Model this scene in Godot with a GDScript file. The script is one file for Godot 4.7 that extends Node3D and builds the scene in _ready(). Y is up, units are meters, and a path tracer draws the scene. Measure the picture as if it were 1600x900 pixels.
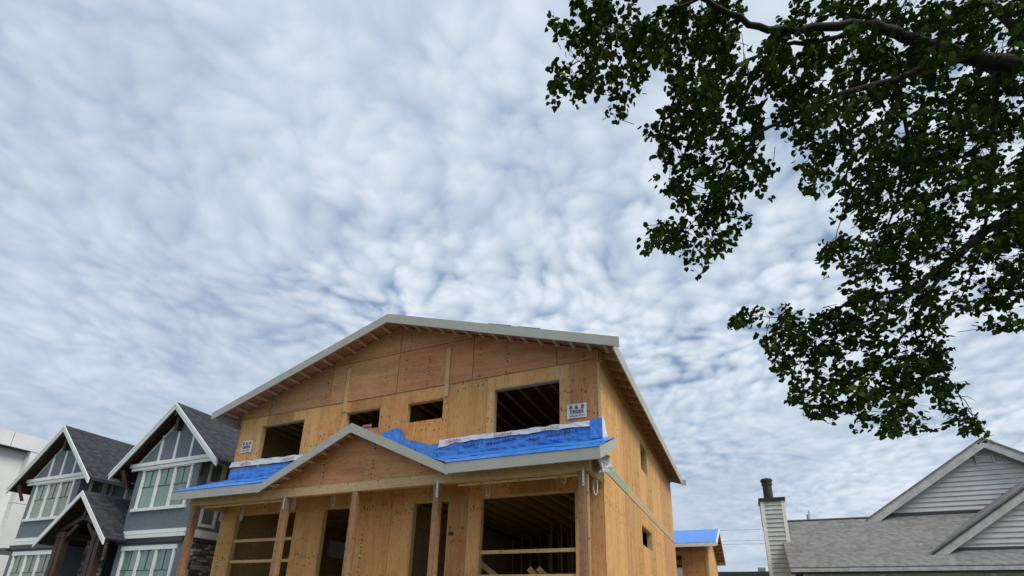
extends Node3D

# ---------------------------------------------------------------- camera facts
const F := 813.2443          # focal length in photograph pixels (1600 wide)
const PPX := 800.0
const PPY := 683.062         # the picture is a crop from the upper part of a taller frame
const EYE := Vector3(0, 1.6, 0)
const CAM := Basis(Vector3(0.9156, 0.0250, -0.4013), Vector3(0.1122, 0.9426, 0.3146), Vector3(0.3861, -0.3330, 0.8602))
const EXPOSURE := 2.0

# main house
const FX0 := -16.0
const FX1 := -2.95
const CX := -9.475
const FZ := -12.0
const BZ := -25.1
const FLOOR1 := 2.25
const FLOOR2 := 5.36

var rng := RandomNumberGenerator.new()
var M := {}
var counts := {}
var box_cache := {}

func _ready():
	rng.seed = 4711
	setup_camera()
	setup_sky()
	make_materials()
	build_ground()
	build_new_house()
	build_craftsman_house()
	build_white_building()
	build_bungalow()
	build_garage()
	build_small_things()
	build_far_things()
	build_tree()

# ---------------------------------------------------------------- camera, sky, sun
func setup_camera():
	var c := Camera3D.new()
	c.name = "camera"
	c.projection = Camera3D.PROJECTION_FRUSTUM
	c.near = 0.05
	c.far = 2000.0
	c.size = 0.05 * 900.0 / F
	c.frustum_offset = Vector2(0, 0.05 * (PPY - 450.0) / F)
	c.transform = Transform3D(CAM.orthonormalized(), EYE)
	add_child(c)
	c.current = true

func cam_point(px: float, py: float, depth: float) -> Vector3:
	return EYE + CAM.orthonormalized() * Vector3((px - PPX) / F * depth, -(py - PPY) / F * depth, -depth)

func setup_sky():
	var env := Environment.new()
	env.background_mode = Environment.BG_SKY
	env.tonemap_mode = Environment.TONE_MAPPER_LINEAR
	env.tonemap_exposure = EXPOSURE
	env.sdfgi_enabled = true
	env.ssao_enabled = true
	env.ssil_enabled = true
	var sky := Sky.new()
	var pano := PanoramaSkyMaterial.new()
	pano.panorama = ImageTexture.create_from_image(cloud_image(3072, 1536))
	sky.sky_material = pano
	env.sky = sky
	var we := WorldEnvironment.new()
	we.name = "world_environment"
	we.environment = env
	add_child(we)
	var sun := DirectionalLight3D.new()
	sun.name = "sun"
	sun.light_energy = 0.5
	sun.light_angular_distance = 30.0
	sun.light_color = Color(1.0, 0.965, 0.91)
	sun.shadow_enabled = true
	add_child(sun)
	sun.look_at_from_position(Vector3(0.60, 0.77, 0.20) * 50.0, Vector3.ZERO, Vector3.UP)

# broken layer of altocumulus: rows of small puffs, computed for every direction
func cloud_image(w: int, h: int) -> Image:
	var n1 := FastNoiseLite.new()
	n1.seed = 11; n1.frequency = 1.0; n1.noise_type = FastNoiseLite.TYPE_SIMPLEX_SMOOTH
	n1.fractal_type = FastNoiseLite.FRACTAL_FBM; n1.fractal_octaves = 4; n1.fractal_gain = 0.5
	var n2 := FastNoiseLite.new()
	n2.seed = 29; n2.frequency = 1.0; n2.noise_type = FastNoiseLite.TYPE_SIMPLEX_SMOOTH
	n2.fractal_type = FastNoiseLite.FRACTAL_FBM; n2.fractal_octaves = 3; n2.fractal_gain = 0.45
	var n3 := FastNoiseLite.new()
	n3.seed = 5; n3.frequency = 1.0; n3.noise_type = FastNoiseLite.TYPE_CELLULAR
	n3.cellular_return_type = FastNoiseLite.RETURN_DISTANCE; n3.fractal_type = FastNoiseLite.FRACTAL_NONE
	n3.cellular_jitter = 0.9
	var data := PackedFloat32Array()
	data.resize(w * h * 3)
	var k := 1.0 / EXPOSURE
	var ca := cos(deg_to_rad(9.8))
	var sa := sin(deg_to_rad(9.8))
	for j in h:
		var el := PI * 0.5 - PI * (j + 0.5) / h
		var dy := sin(el)
		var ch := cos(el)
		for i in w:
			var o := (j * w + i) * 3
			if dy <= 0.0:
				data[o] = 0.38 * k; data[o + 1] = 0.42 * k; data[o + 2] = 0.47 * k
				continue
			var az := TAU * (i + 0.5) / w
			var dx := sin(az) * ch
			var dz := -cos(az) * ch
			var hh := dy + 0.10
			var x := dx / hh
			var z := dz / hh
			# s along the rows, t across them
			var s := x * sa - z * ca
			var t := x * ca + z * sa
			var wx := n2.get_noise_2d(s * 1.3 + 7.0, t * 1.3)
			var wy := n2.get_noise_2d(s * 1.3 - 31.0, t * 1.3 + 9.0)
			var su := s + wx * 0.10
			var tu := t + wy * 0.10
			var broad := n1.get_noise_2d(su * 1.05 + 3.0, tu * 1.05)
			var mid := n1.get_noise_2d(su * 3.9, tu * 3.9 + 40.0)
			var fine := n1.get_noise_2d(su * 19.0 + 70.0, tu * 19.0)
			# two sizes of puff; 0 in a puff's middle, near 1 between puffs
			var c1 := n3.get_noise_2d(su * 9.5 + mid * 0.3 + fine * 0.16, tu * 9.5 + broad * 0.4) + 1.0
			var c2 := n3.get_noise_2d(su * 18.0 + 30.0 + fine * 0.30, tu * 18.0 + mid * 0.3) + 1.0
			var puffy := clampf(0.62 + 0.8 * n2.get_noise_2d(s * 0.7 + 50.0, t * 0.7) + 0.34 * (t + 0.55), 0.26, 1.0)
			var fade := clampf((dy - 0.05) / 0.40, 0.0, 1.0)
			c1 = smoothstep(0.0, 0.95, c1)
			c2 = smoothstep(0.0, 0.95, c2)
			var puff := (0.50 - c1) * 0.58 + (0.48 - c2) * 0.56
			var v := 0.53 + 0.26 * broad + 0.16 * mid * (0.35 + 0.65 * fade) + 0.14 * fine * (0.4 + puffy) * (0.4 + 0.6 * fade) + puff * puffy * (0.18 + 0.82 * fade) + 0.10 * clampf(t + 0.2, -1.0, 1.0)
			v = clampf(v, 0.0, 1.0)
			v = lerpf(v, v * v * (3.0 - 2.0 * v), 0.4)
			var gap := clampf((0.24 - v) / 0.24, 0.0, 1.0) * fade * puffy
			var r := lerpf(0.325, 0.79, v)
			var g := lerpf(0.435, 0.855, v)
			var b := lerpf(0.60, 0.94, v)
			r = lerpf(r, 0.17, gap * 0.7); g = lerpf(g, 0.26, gap * 0.7); b = lerpf(b, 0.44, gap * 0.7)
			data[o] = r * k; data[o + 1] = g * k; data[o + 2] = b * k
	return Image.create_from_data(w, h, false, Image.FORMAT_RGBF, data.to_byte_array())

# ---------------------------------------------------------------- textures and materials
func layer(sd: int, freq: float, w: int, h: int, W: int, H: int, oct := 3) -> PackedByteArray:
	var n := FastNoiseLite.new()
	n.seed = sd; n.frequency = freq; n.fractal_octaves = oct
	var im := n.get_seamless_image(w, h)
	im.convert(Image.FORMAT_L8)
	if w != W or h != H:
		im.resize(W, H, Image.INTERPOLATE_CUBIC)
	return im.get_data()

func put(d: PackedByteArray, o: int, c: Color):
	var s := c.linear_to_srgb()
	d[o] = clampi(int(s.r * 255.0 + 0.5), 0, 255); d[o + 1] = clampi(int(s.g * 255.0 + 0.5), 0, 255); d[o + 2] = clampi(int(s.b * 255.0 + 0.5), 0, 255)

# wood grain running up the image; knots in rows as rotary-cut veneer has them
func wood_image(sd: int, a: Color, b: Color, dark: Color, knots: int, N := 512, contrast := 1.0) -> Image:
	var fine := layer(sd, 0.07, N, N / 32, N, N)
	var broad := layer(sd + 1, 0.05, N / 4, N / 64, N, N)
	var patch := layer(sd + 2, 0.05, N / 8, N / 8, N, N, 3)
	var mott := layer(sd + 3, 0.06, N, N / 3, N, N, 3)
	var d := PackedByteArray()
	d.resize(N * N * 3)
	for i in N * N:
		var f: float = (fine[i] / 255.0 - 0.5) * contrast
		var m: float = clampf((broad[i] / 255.0 - 0.5) * 1.6 + 0.5, 0.0, 1.0)
		var p: float = patch[i] / 255.0 - 0.5
		var q: float = mott[i] / 255.0 - 0.5
		var c := a.lerp(b, clampf(m * 0.7 + p * 1.5 + 0.15, 0.0, 1.0))
		c = c.lerp(dark, clampf(-f * 0.38 - q * 0.95 - 0.05, 0.0, 0.55))
		var k: float = 1.0 + f * 0.12 + p * 0.26
		put(d, i * 3, Color(c.r * k, c.g * k, c.b * k))
	var im := Image.create_from_data(N, N, false, Image.FORMAT_RGB8, d)
	var r := RandomNumberGenerator.new()
	r.seed = sd * 7 + 3
	for row in knots:
		var y0 := r.randf() * N
		var x := r.randf() * 40.0
		while x < N:
			if r.randf() < 0.75:
				knot(im, x, y0 + r.randf_range(-9, 9), r.randf_range(3.0, 6.2), dark, r.randf_range(0.6, 1.0))
			x += r.randf_range(14, 48)
	for n in knots * 4:
		knot(im, r.randf() * N, r.randf() * N, r.randf_range(1.5, 4.0), dark, r.randf_range(0.3, 0.7))
	return im

func knot(im: Image, x: float, y: float, rad: float, dark: Color, strength: float):
	var N := im.get_width()
	var R := int(rad * 2.2) + 1
	var deep := dark.linear_to_srgb() * 0.75
	for j in range(-R * 2, R * 2 + 1):
		for i in range(-R, R + 1):
			var q := Vector2(i / rad, j / (rad * 1.35)).length()
			var k := clampf(1.35 - q, 0.0, 1.0) * strength
			if k > 0.0:
				var px := posmod(int(x) + i, N)
				var py := posmod(int(y) + j, N)
				im.set_pixel(px, py, im.get_pixel(px, py).lerp(deep, k))

func turned(im: Image) -> Image:
	var t := im.duplicate() as Image
	t.rotate_90(CLOCKWISE)
	return t

func speckle_image(sd: int, a: Color, b: Color, fq1: float, fq2: float, mixing: float, N := 256) -> Image:
	var f := layer(sd, fq1, N, N, N, N, 3)
	var g := layer(sd + 1, fq2, N, N, N, N, 3)
	var d := PackedByteArray()
	d.resize(N * N * 3)
	for i in N * N:
		var t := clampf(0.5 + (f[i] / 255.0 - 0.5) * 2.2 * mixing + (g[i] / 255.0 - 0.5) * 2.0 * (1.0 - mixing), 0.0, 1.0)
		put(d, i * 3, a.lerp(b, t))
	return Image.create_from_data(N, N, false, Image.FORMAT_RGB8, d)

# asphalt shingles: courses of tabs of slightly different tone; second image is the relief
func shingle_images(sd: int, a: Color, b: Color) -> Array:
	var N := 512
	var rows := 16
	var r := RandomNumberGenerator.new()
	r.seed = sd
	var grit := layer(sd, 0.25, N, N, N, N, 2)
	var blot := layer(sd + 1, 0.012, N, N, N, N, 2)
	var d := PackedByteArray(); d.resize(N * N * 3)
	var hd := PackedByteArray(); hd.resize(N * N)
	var tone := []
	var lift := []
	for row in rows:
		var line := PackedFloat32Array(); line.resize(N)
		var up := PackedFloat32Array(); up.resize(N)
		var x := 0
		while x < N:
			var wdt := r.randi_range(30, 110)
			var tn := r.randf()
			var hh := r.randf_range(0.0, 0.3)
			for i in range(x, mini(N, x + wdt)):
				line[i] = tn; up[i] = hh
			x += wdt
		tone.append(line); lift.append(up)
	for j in N:
		var fr := j * rows / float(N)
		var row := int(fr)
		for i in N:
			var o := j * N + i
			var t: float = clampf(tone[row][i] * 0.6 + (grit[o] / 255.0 - 0.5) * 0.9 + (blot[o] / 255.0 - 0.5) * 1.1 + 0.2, 0.0, 1.0)
			put(d, o * 3, a.lerp(b, t))
			hd[o] = int(255.0 * clampf((fr - row) * 0.6 + lift[row][i], 0.0, 1.0))
	return [Image.create_from_data(N, N, false, Image.FORMAT_RGB8, d), Image.create_from_data(N, N, false, Image.FORMAT_L8, hd)]

func tex(im: Image) -> ImageTexture:
	return ImageTexture.create_from_image(im)

func plain(col: Color, rough := 0.8, metal := 0.0) -> StandardMaterial3D:
	var m := StandardMaterial3D.new()
	m.albedo_color = col.linear_to_srgb()
	m.roughness = rough
	m.metallic = metal
	return m

func tri(t: Texture2D, metres: float, rough := 0.8, off := Vector3.ZERO, tint := Color.WHITE) -> StandardMaterial3D:
	var m := StandardMaterial3D.new()
	m.albedo_texture = t
	m.albedo_color = tint.linear_to_srgb()
	m.roughness = rough
	m.uv1_triplanar = true
	m.uv1_world_triplanar = true
	m.uv1_triplanar_sharpness = 8.0
	m.uv1_scale = Vector3.ONE / metres
	m.uv1_offset = off
	return m

func make_materials():
	# plywood sheathing: sheets of different veneer, grain up or across
	var pa := wood_image(21, Color(0.62, 0.345, 0.135), Color(0.49, 0.225, 0.078), Color(0.20, 0.08, 0.03), 3)
	var pb := wood_image(57, Color(0.65, 0.375, 0.148), Color(0.55, 0.275, 0.090), Color(0.23, 0.10, 0.032), 4)
	var pr := wood_image(91, Color(0.485, 0.24, 0.112), Color(0.378, 0.168, 0.076), Color(0.15, 0.055, 0.028), 3)
	var ta := tex(pa); var tb := tex(pb); var tr := tex(pr)
	M.ply_v = []
	for k in 6:
		var t: Texture2D = [ta, tb, ta, tb, ta, tb][k]
		var g: float = [1.0, 1.10, 0.80, 0.92, 0.90, 1.02][k]
		M.ply_v.append(tri(t, 2.44, 0.75, Vector3(k * 0.37, k * 0.23, k * 0.41), Color(g, g * [1.0, 1.0, 0.97, 1.0, 0.90, 0.96][k], g * [1.0, 1.0, 0.95, 0.93, 0.93, 0.90][k])))
	M.ply_h = []
	var hr := tex(turned(pr)); var ha := tex(turned(pa))
	for k in 4:
		M.ply_h.append(tri([hr, hr, hr, hr][k], 2.44, 0.75, Vector3(k * 0.31, k * 0.47, k * 0.2), [Color(1.12, 1.06, 1.04), Color(1.16, 1.25, 1.22), Color(1.0, 1.08, 1.06), Color(1.2, 1.12, 1.1)][k]))
	var lum := wood_image(133, Color(0.60, 0.43, 0.23), Color(0.50, 0.33, 0.15), Color(0.26, 0.13, 0.05), 1, 256)
	M.lumber_v = tri(tex(lum), 1.0, 0.75)
	M.lumber_h = tri(tex(turned(lum)), 1.0, 0.75)
	M.post = tri(tex(wood_image(171, Color(0.38, 0.215, 0.11), Color(0.28, 0.145, 0.07), Color(0.10, 0.045, 0.025), 2, 256, 1.6)), 0.9, 0.75)
	var osb := speckle_image(61, Color(0.30, 0.20, 0.10), Color(0.66, 0.50, 0.30), 0.10, 0.02, 0.75)
	M.osb = tri(tex(osb), 0.8, 0.8)
	M.osb_green = tri(tex(speckle_image(67, Color(0.13, 0.20, 0.13), Color(0.48, 0.55, 0.40), 0.12, 0.03, 0.7)), 0.8, 0.8)
	M.primed = tri(tex(speckle_image(71, Color(0.375, 0.372, 0.34), Color(0.415, 0.41, 0.378), 0.05, 0.012, 0.4)), 1.6, 0.65)
	M.felt = tri(tex(speckle_image(73, Color(0.018, 0.018, 0.02), Color(0.045, 0.045, 0.05), 0.2, 0.03, 0.6)), 1.0, 0.9)
	M.white_trim = tri(tex(speckle_image(75, Color(0.74, 0.76, 0.77), Color(0.84, 0.85, 0.85), 0.06, 0.015, 0.4)), 1.8, 0.5)
	M.slate_wall = tri(tex(speckle_image(77, Color(0.095, 0.122, 0.160), Color(0.20, 0.235, 0.275), 0.18, 0.03, 0.7)), 1.1, 0.85)
	M.slate_wall.heightmap_enabled = false
	M.stained = tri(tex(wood_image(181, Color(0.060, 0.026, 0.020), Color(0.040, 0.018, 0.015), Color(0.018, 0.010, 0.009), 0, 256)), 1.0, 0.6)
	M.gutter_dark = plain(Color(0.03, 0.033, 0.04), 0.45)
	var sh := shingle_images(201, Color(0.008, 0.011, 0.016), Color(0.036, 0.042, 0.052))
	M.shingle_dark = shingle_mat(sh)
	var sg := shingle_images(207, Color(0.118, 0.119, 0.122), Color(0.215, 0.215, 0.217))
	M.shingle_grey = shingle_mat(sg)
	M.siding = tri(tex(speckle_image(79, Color(0.46, 0.485, 0.495), Color(0.55, 0.575, 0.58), 0.03, 0.01, 0.4)), 2.6, 0.45)
	M.siding_trim = tri(tex(speckle_image(83, Color(0.36, 0.375, 0.37), Color(0.52, 0.54, 0.53), 0.08, 0.015, 0.45)), 1.7, 0.6)
	M.stucco_white = tri(tex(speckle_image(85, Color(0.60, 0.62, 0.64), Color(0.68, 0.70, 0.71), 0.15, 0.008, 0.35)), 4.0, 0.85)
	M.concrete = tri(tex(speckle_image(87, Color(0.22, 0.22, 0.21), Color(0.36, 0.355, 0.34), 0.15, 0.02, 0.5)), 2.0, 0.9)
	M.asphalt = tri(tex(speckle_image(89, Color(0.035, 0.035, 0.037), Color(0.075, 0.075, 0.075), 0.3, 0.02, 0.6)), 2.0, 0.9)
	M.grass = tri(tex(speckle_image(93, Color(0.035, 0.07, 0.015), Color(0.12, 0.16, 0.05), 0.3, 0.02, 0.6)), 1.5, 0.95)
	M.dirt = tri(tex(speckle_image(99, Color(0.10, 0.085, 0.07), Color(0.21, 0.185, 0.16), 0.2, 0.02, 0.5)), 2.2, 0.95)
	M.bark = tri(tex(wood_image(191, Color(0.024, 0.019, 0.016), Color(0.014, 0.011, 0.010), Color(0.007, 0.006, 0.006), 0, 256, 1.8)), 0.7, 0.95)
	M.tarp = tarp_material()
	M.wrap_white = plain(Color(0.60, 0.63, 0.69), 0.45)
	M.red_print = plain(Color(0.45, 0.15, 0.19), 0.6)
	M.navy_print = plain(Color(0.02, 0.025, 0.05), 0.7)
	M.card = plain(Color(0.70, 0.69, 0.70), 0.75)
	M.cable = plain(Color(0.62, 0.60, 0.56), 0.5)
	M.steel = plain(Color(0.55, 0.56, 0.57), 0.38, 0.85)
	M.black_metal = tri(tex(speckle_image(95, Color(0.010, 0.009, 0.009), Color(0.035, 0.024, 0.020), 0.05, 0.02, 0.5)), 0.7, 0.55)
	M.wrap_grey = tri(tex(speckle_image(97, Color(0.05, 0.055, 0.065), Color(0.62, 0.64, 0.66), 0.05, 0.02, 0.5)), 0.6, 0.6)
	M.curtain = [plain(Color(0.24, 0.48, 0.28), 0.9), plain(Color(0.17, 0.36, 0.21), 0.9), plain(Color(0.28, 0.47, 0.30), 0.9)]
	var gl := StandardMaterial3D.new()
	gl.albedo_color = Color(0.60, 0.70, 0.68, 0.24)
	gl.transparency = BaseMaterial3D.TRANSPARENCY_ALPHA
	gl.roughness = 0.03
	gl.metallic_specular = 1.0
	M.glass = gl
	M.drywall = plain(Color(0.55, 0.54, 0.51), 0.9)
	M.wire = plain(Color(0.05, 0.05, 0.055), 0.6)
	M.stone = []
	for k in 5:
		var c: Color = [Color(0.07, 0.065, 0.065), Color(0.13, 0.12, 0.115), Color(0.24, 0.225, 0.21), Color(0.045, 0.042, 0.045), Color(0.33, 0.31, 0.29)][k]
		M.stone.append(tri(tex(speckle_image(300 + k, c * 0.7, c * 1.3, 0.12, 0.03, 0.5, 128)), 0.6, 0.85))
	M.mortar = plain(Color(0.05, 0.047, 0.045), 0.95)
	M.leaf = []
	for k in 3:
		var lm := plain([Color(0.038, 0.078, 0.016), Color(0.026, 0.058, 0.016), Color(0.070, 0.105, 0.020)][k], 0.9)
		lm.metallic_specular = 0.08
		lm.backlight = [Color(0.32, 0.46, 0.09), Color(0.20, 0.30, 0.08), Color(0.48, 0.58, 0.10)][k]
		lm.cull_mode = BaseMaterial3D.CULL_DISABLED
		M.leaf.append(lm)

func shingle_mat(ims: Array) -> StandardMaterial3D:
	var m := StandardMaterial3D.new()
	m.albedo_texture = tex(ims[0])
	m.roughness = 0.92
	m.uv1_scale = Vector3(0.5, 0.5, 1)
	m.heightmap_enabled = true
	m.heightmap_texture = tex(ims[1])
	m.heightmap_scale = 1.2
	return m

func tarp_material() -> StandardMaterial3D:
	var N := 512
	var f := layer(401, 0.03, N, N / 8, N, N, 3)
	var g := layer(402, 0.02, N, N, N, N, 3)
	var d := PackedByteArray(); d.resize(N * N * 3)
	for i in N * N:
		var t := clampf(0.5 + (f[i] / 255.0 - 0.5) * 1.0 + (g[i] / 255.0 - 0.5) * 0.8, 0.0, 1.0)
		put(d, i * 3, Color(0.022, 0.155, 0.55).lerp(Color(0.050, 0.26, 0.80), t))
	var im := Image.create_from_data(N, N, false, Image.FORMAT_RGB8, d)
	var m := StandardMaterial3D.new()
	m.albedo_texture = tex(im)
	m.roughness = 0.34
	m.uv1_scale = Vector3(0.5, 0.5, 1)
	m.cull_mode = BaseMaterial3D.CULL_DISABLED
	return m

# ---------------------------------------------------------------- small builders
func numbered(called: String) -> String:
	var n: int = counts.get(called, 0)
	counts[called] = n + 1
	return called if n == 0 else "%s_%03d" % [called, n]

func thing(called: String, label: String, category: String, at := Vector3.ZERO, group := "") -> Node3D:
	var o := Node3D.new()
	o.name = numbered(called)
	o.position = at
	add_child(o)
	tag(o, label, category, group)
	return o

func tag(o: Node, label: String, category: String, group := ""):
	o.set_meta("label", label)
	o.set_meta("category", category)
	if group != "":
		o.set_meta("group", group)

func put_mesh(parent: Node, called: String, mesh: Mesh, m: Material, xf := Transform3D.IDENTITY) -> MeshInstance3D:
	var o := MeshInstance3D.new()
	o.mesh = mesh
	o.material_override = m
	if parent == self:
		o.name = numbered(called)
		o.transform = xf
		add_child(o)
	else:
		o.name = called
		# positions are given in world axes; things stand unrotated
		var up: Vector3 = Vector3.ZERO
		var p := parent
		while p is Node3D and p != self:
			up += p.position
			p = p.get_parent()
		xf.origin -= up
		o.transform = xf
		parent.add_child(o, true)
	return o

func structure(o: Node):
	o.set_meta("kind", "structure")

func box_of(size: Vector3) -> Mesh:
	var key := "%.4f_%.4f_%.4f" % [size.x, size.y, size.z]
	if not box_cache.has(key):
		var b := BoxMesh.new()
		b.size = size
		box_cache[key] = b
	return box_cache[key]

# axis-aligned box from two corners
func bx(parent: Node, called: String, a: Vector3, b: Vector3, m: Material) -> MeshInstance3D:
	var lo := Vector3(minf(a.x, b.x), minf(a.y, b.y), minf(a.z, b.z))
	var hi := Vector3(maxf(a.x, b.x), maxf(a.y, b.y), maxf(a.z, b.z))
	return put_mesh(parent, called, box_of(hi - lo), m, Transform3D(Basis.IDENTITY, (lo + hi) * 0.5))

# a stick of w by h between two points
func stick(parent: Node, called: String, a: Vector3, b: Vector3, w: float, h: float, m: Material, up := Vector3.UP) -> MeshInstance3D:
	var d := (b - a)
	var z := d.normalized()
	var x := up.cross(z).normalized()
	var y := z.cross(x).normalized()
	return put_mesh(parent, called, box_of(Vector3(w, h, snappedf(d.length(), 0.001))), m, Transform3D(Basis(x, y, z), (a + b) * 0.5))

# faces of a prism whose outline lies in the plane o + u*ex + v*ey, from depth 0 to -thick along ez = ex x ey
func add_prism(st: SurfaceTool, poly: PackedVector2Array, o: Vector3, ex: Vector3, ey: Vector3, thick: float):
	var ez := ex.cross(ey).normalized()
	var p := poly
	if not Geometry2D.is_polygon_clockwise(p):
		p = p.duplicate()
	else:
		p = p.duplicate()
		p.reverse()
	var idx := Geometry2D.triangulate_polygon(p)
	for pass_n in 2:
		var off := Vector3.ZERO if pass_n == 0 else -ez * thick
		var nrm := ez if pass_n == 0 else -ez
		for i in range(0, idx.size(), 3):
			var ids := [idx[i], idx[i + 1], idx[i + 2]]
			var pts := []
			for q in ids:
				pts.append(o + ex * p[q].x + ey * p[q].y + off)
			var fn: Vector3 = (pts[1] - pts[0]).cross(pts[2] - pts[0])
			if fn.dot(nrm) > 0.0:
				ids = [ids[0], ids[2], ids[1]]
			for q in ids:
				st.set_normal(nrm)
				st.set_uv(p[q])
				st.add_vertex(o + ex * p[q].x + ey * p[q].y + off)
	var n := p.size()
	var along := 0.0
	for i in n:
		var a := p[i]
		var b := p[(i + 1) % n]
		var A := o + ex * a.x + ey * a.y
		var B := o + ex * b.x + ey * b.y
		var nrm := (B - A).cross(ez).normalized()
		var L := (B - A).length()
		var quad := [[A, Vector2(along, 0)], [A - ez * thick, Vector2(along, thick)], [B - ez * thick, Vector2(along + L, thick)], [B, Vector2(along + L, 0)]]
		along += L
		var order := [0, 1, 2, 0, 2, 3]
		var fn2: Vector3 = (quad[1][0] - quad[0][0]).cross(quad[2][0] - quad[0][0])
		if fn2.dot(nrm) > 0.0:
			order = [0, 2, 1, 0, 3, 2]
		for q in order:
			st.set_normal(nrm)
			st.set_uv(quad[q][1])
			st.add_vertex(quad[q][0])

func prism(parent: Node, called: String, poly: PackedVector2Array, o: Vector3, ex: Vector3, ey: Vector3, thick: float, m: Material) -> MeshInstance3D:
	var st := SurfaceTool.new()
	st.begin(Mesh.PRIMITIVE_TRIANGLES)
	add_prism(st, poly, o, ex, ey, thick)
	return put_mesh(parent, called, st.commit(), m)

func poly_of(a: Array) -> PackedVector2Array:
	var p := PackedVector2Array()
	for q in a:
		p.append(Vector2(q[0], q[1]))
	return p

func rect_poly(r: Rect2) -> PackedVector2Array:
	return PackedVector2Array([r.position, Vector2(r.end.x, r.position.y), r.end, Vector2(r.position.x, r.end.y)])

# rectangle minus openings, as rectangles
func cut(r: Rect2, holes: Array) -> Array:
	var list := [r]
	for h in holes:
		var next := []
		for q in list:
			var i: Rect2 = q.intersection(h)
			if i.size.x <= 0.001 or i.size.y <= 0.001:
				next.append(q)
				continue
			if i.position.y > q.position.y + 0.001:
				next.append(Rect2(q.position, Vector2(q.size.x, i.position.y - q.position.y)))
			if i.end.y < q.end.y - 0.001:
				next.append(Rect2(q.position.x, i.end.y, q.size.x, q.end.y - i.end.y))
			if i.position.x > q.position.x + 0.001:
				next.append(Rect2(q.position.x, i.position.y, i.position.x - q.position.x, i.size.y))
			if i.end.x < q.end.x - 0.001:
				next.append(Rect2(i.end.x, i.position.y, q.end.x - i.end.x, i.size.y))
		list = next
	return list

# one panel of a wall plane (u, v in metres) with openings cut out, and optionally clipped to an outline
func panel(parent: Node, called: String, r: Rect2, holes: Array, clip: PackedVector2Array, o: Vector3, ex: Vector3, ey: Vector3, thick: float, m: Material) -> MeshInstance3D:
	var pieces := cut(r, holes)
	# a sheet that an opening cuts right through is separate pieces
	if clip.size() == 0 and pieces.size() > 1:
		var group := [pieces[0]]
		var left := pieces.slice(1)
		var grew := true
		while grew:
			grew = false
			for q in left.duplicate():
				for e in group:
					if (e as Rect2).grow(0.002).intersects(q):
						group.append(q); left.erase(q); grew = true
						break
		if left.size() > 0:
			var rest := Rect2(left[0])
			for q in left:
				rest = rest.merge(q)
			panel(parent, called, rest, holes, clip, o, ex, ey, thick, m)
			pieces = group
	var st := SurfaceTool.new()
	st.begin(Mesh.PRIMITIVE_TRIANGLES)
	var any := false
	for q in pieces:
		if clip.size() == 0:
			add_prism(st, rect_poly(q), o, ex, ey, thick)
			any = true
		else:
			for pl in Geometry2D.intersect_polygons(rect_poly(q), clip):
				if pl.size() >= 3:
					add_prism(st, pl, o, ex, ey, thick)
					any = true
	if not any:
		return null
	return put_mesh(parent, called, st.commit(), m)

# a sheet through four corners a b c d (a-b along the eave, d-c along the ridge), thickness below; uv in metres
func slab(parent: Node, called: String, pts: Array, thick: float, m: Material) -> MeshInstance3D:
	var ex: Vector3 = (pts[1] - pts[0]).normalized()
	var nrm := Vector3.ZERO
	for i in range(1, pts.size() - 1):
		nrm += (pts[i] - pts[0]).cross(pts[i + 1] - pts[0])
	nrm = nrm.normalized()
	if nrm.y < 0.0:
		nrm = -nrm
	var ey := nrm.cross(ex)
	var poly := PackedVector2Array()
	for p in pts:
		var d: Vector3 = p - pts[0]
		poly.append(Vector2(d.dot(ex), d.dot(ey)))
	return prism(parent, called, poly, pts[0], ex, ey, thick, m)

func tube_mesh(pts: Array, radii: Array, sides := 8) -> ArrayMesh:
	var st := SurfaceTool.new()
	st.begin(Mesh.PRIMITIVE_TRIANGLES)
	add_tube(st, pts, radii, sides)
	return st.commit()

func add_tube(st: SurfaceTool, pts: Array, radii: Array, sides := 8):
	var rings := []
	var prev := Vector3.ZERO
	for i in pts.size():
		var t: Vector3 = ((pts[mini(i + 1, pts.size() - 1)] as Vector3) - (pts[maxi(i - 1, 0)] as Vector3)).normalized()
		if prev == Vector3.ZERO:
			prev = t.cross(Vector3.UP if absf(t.y) < 0.9 else Vector3.RIGHT).normalized()
		var x := (prev - t * prev.dot(t)).normalized()
		prev = x
		var y := t.cross(x)
		var ring := []
		for k in sides:
			var a := TAU * k / sides
			ring.append([pts[i] + (x * cos(a) + y * sin(a)) * radii[i], x * cos(a) + y * sin(a)])
		rings.append(ring)
	for i in pts.size() - 1:
		for k in sides:
			var k2 := (k + 1) % sides
			var q := [rings[i][k], rings[i][k2], rings[i + 1][k2], rings[i + 1][k]]
			var order := [0, 1, 2, 0, 2, 3]
			var fn: Vector3 = (q[1][0] - q[0][0]).cross(q[2][0] - q[0][0])
			if fn.dot(q[0][1]) > 0.0:
				order = [0, 2, 1, 0, 3, 2]
			for j in order:
				st.set_normal(q[j][1])
				st.set_uv(Vector2.ZERO)
				st.add_vertex(q[j][0])
	for e in 2:
		var ring: Array = rings[0] if e == 0 else rings[-1]
		var c: Vector3 = pts[0] if e == 0 else pts[-1]
		var other: Vector3 = pts[1] if e == 0 else pts[-2]
		var nrm := (c - other).normalized()
		for k in sides:
			var tr := [c, ring[k][0], ring[(k + 1) % sides][0]]
			if ((tr[1] - tr[0]) as Vector3).cross(tr[2] - tr[0]).dot(nrm) > 0.0:
				tr = [tr[0], tr[2], tr[1]]
			for v in tr:
				st.set_normal(nrm)
				st.set_uv(Vector2.ZERO)
				st.add_vertex(v)

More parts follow.
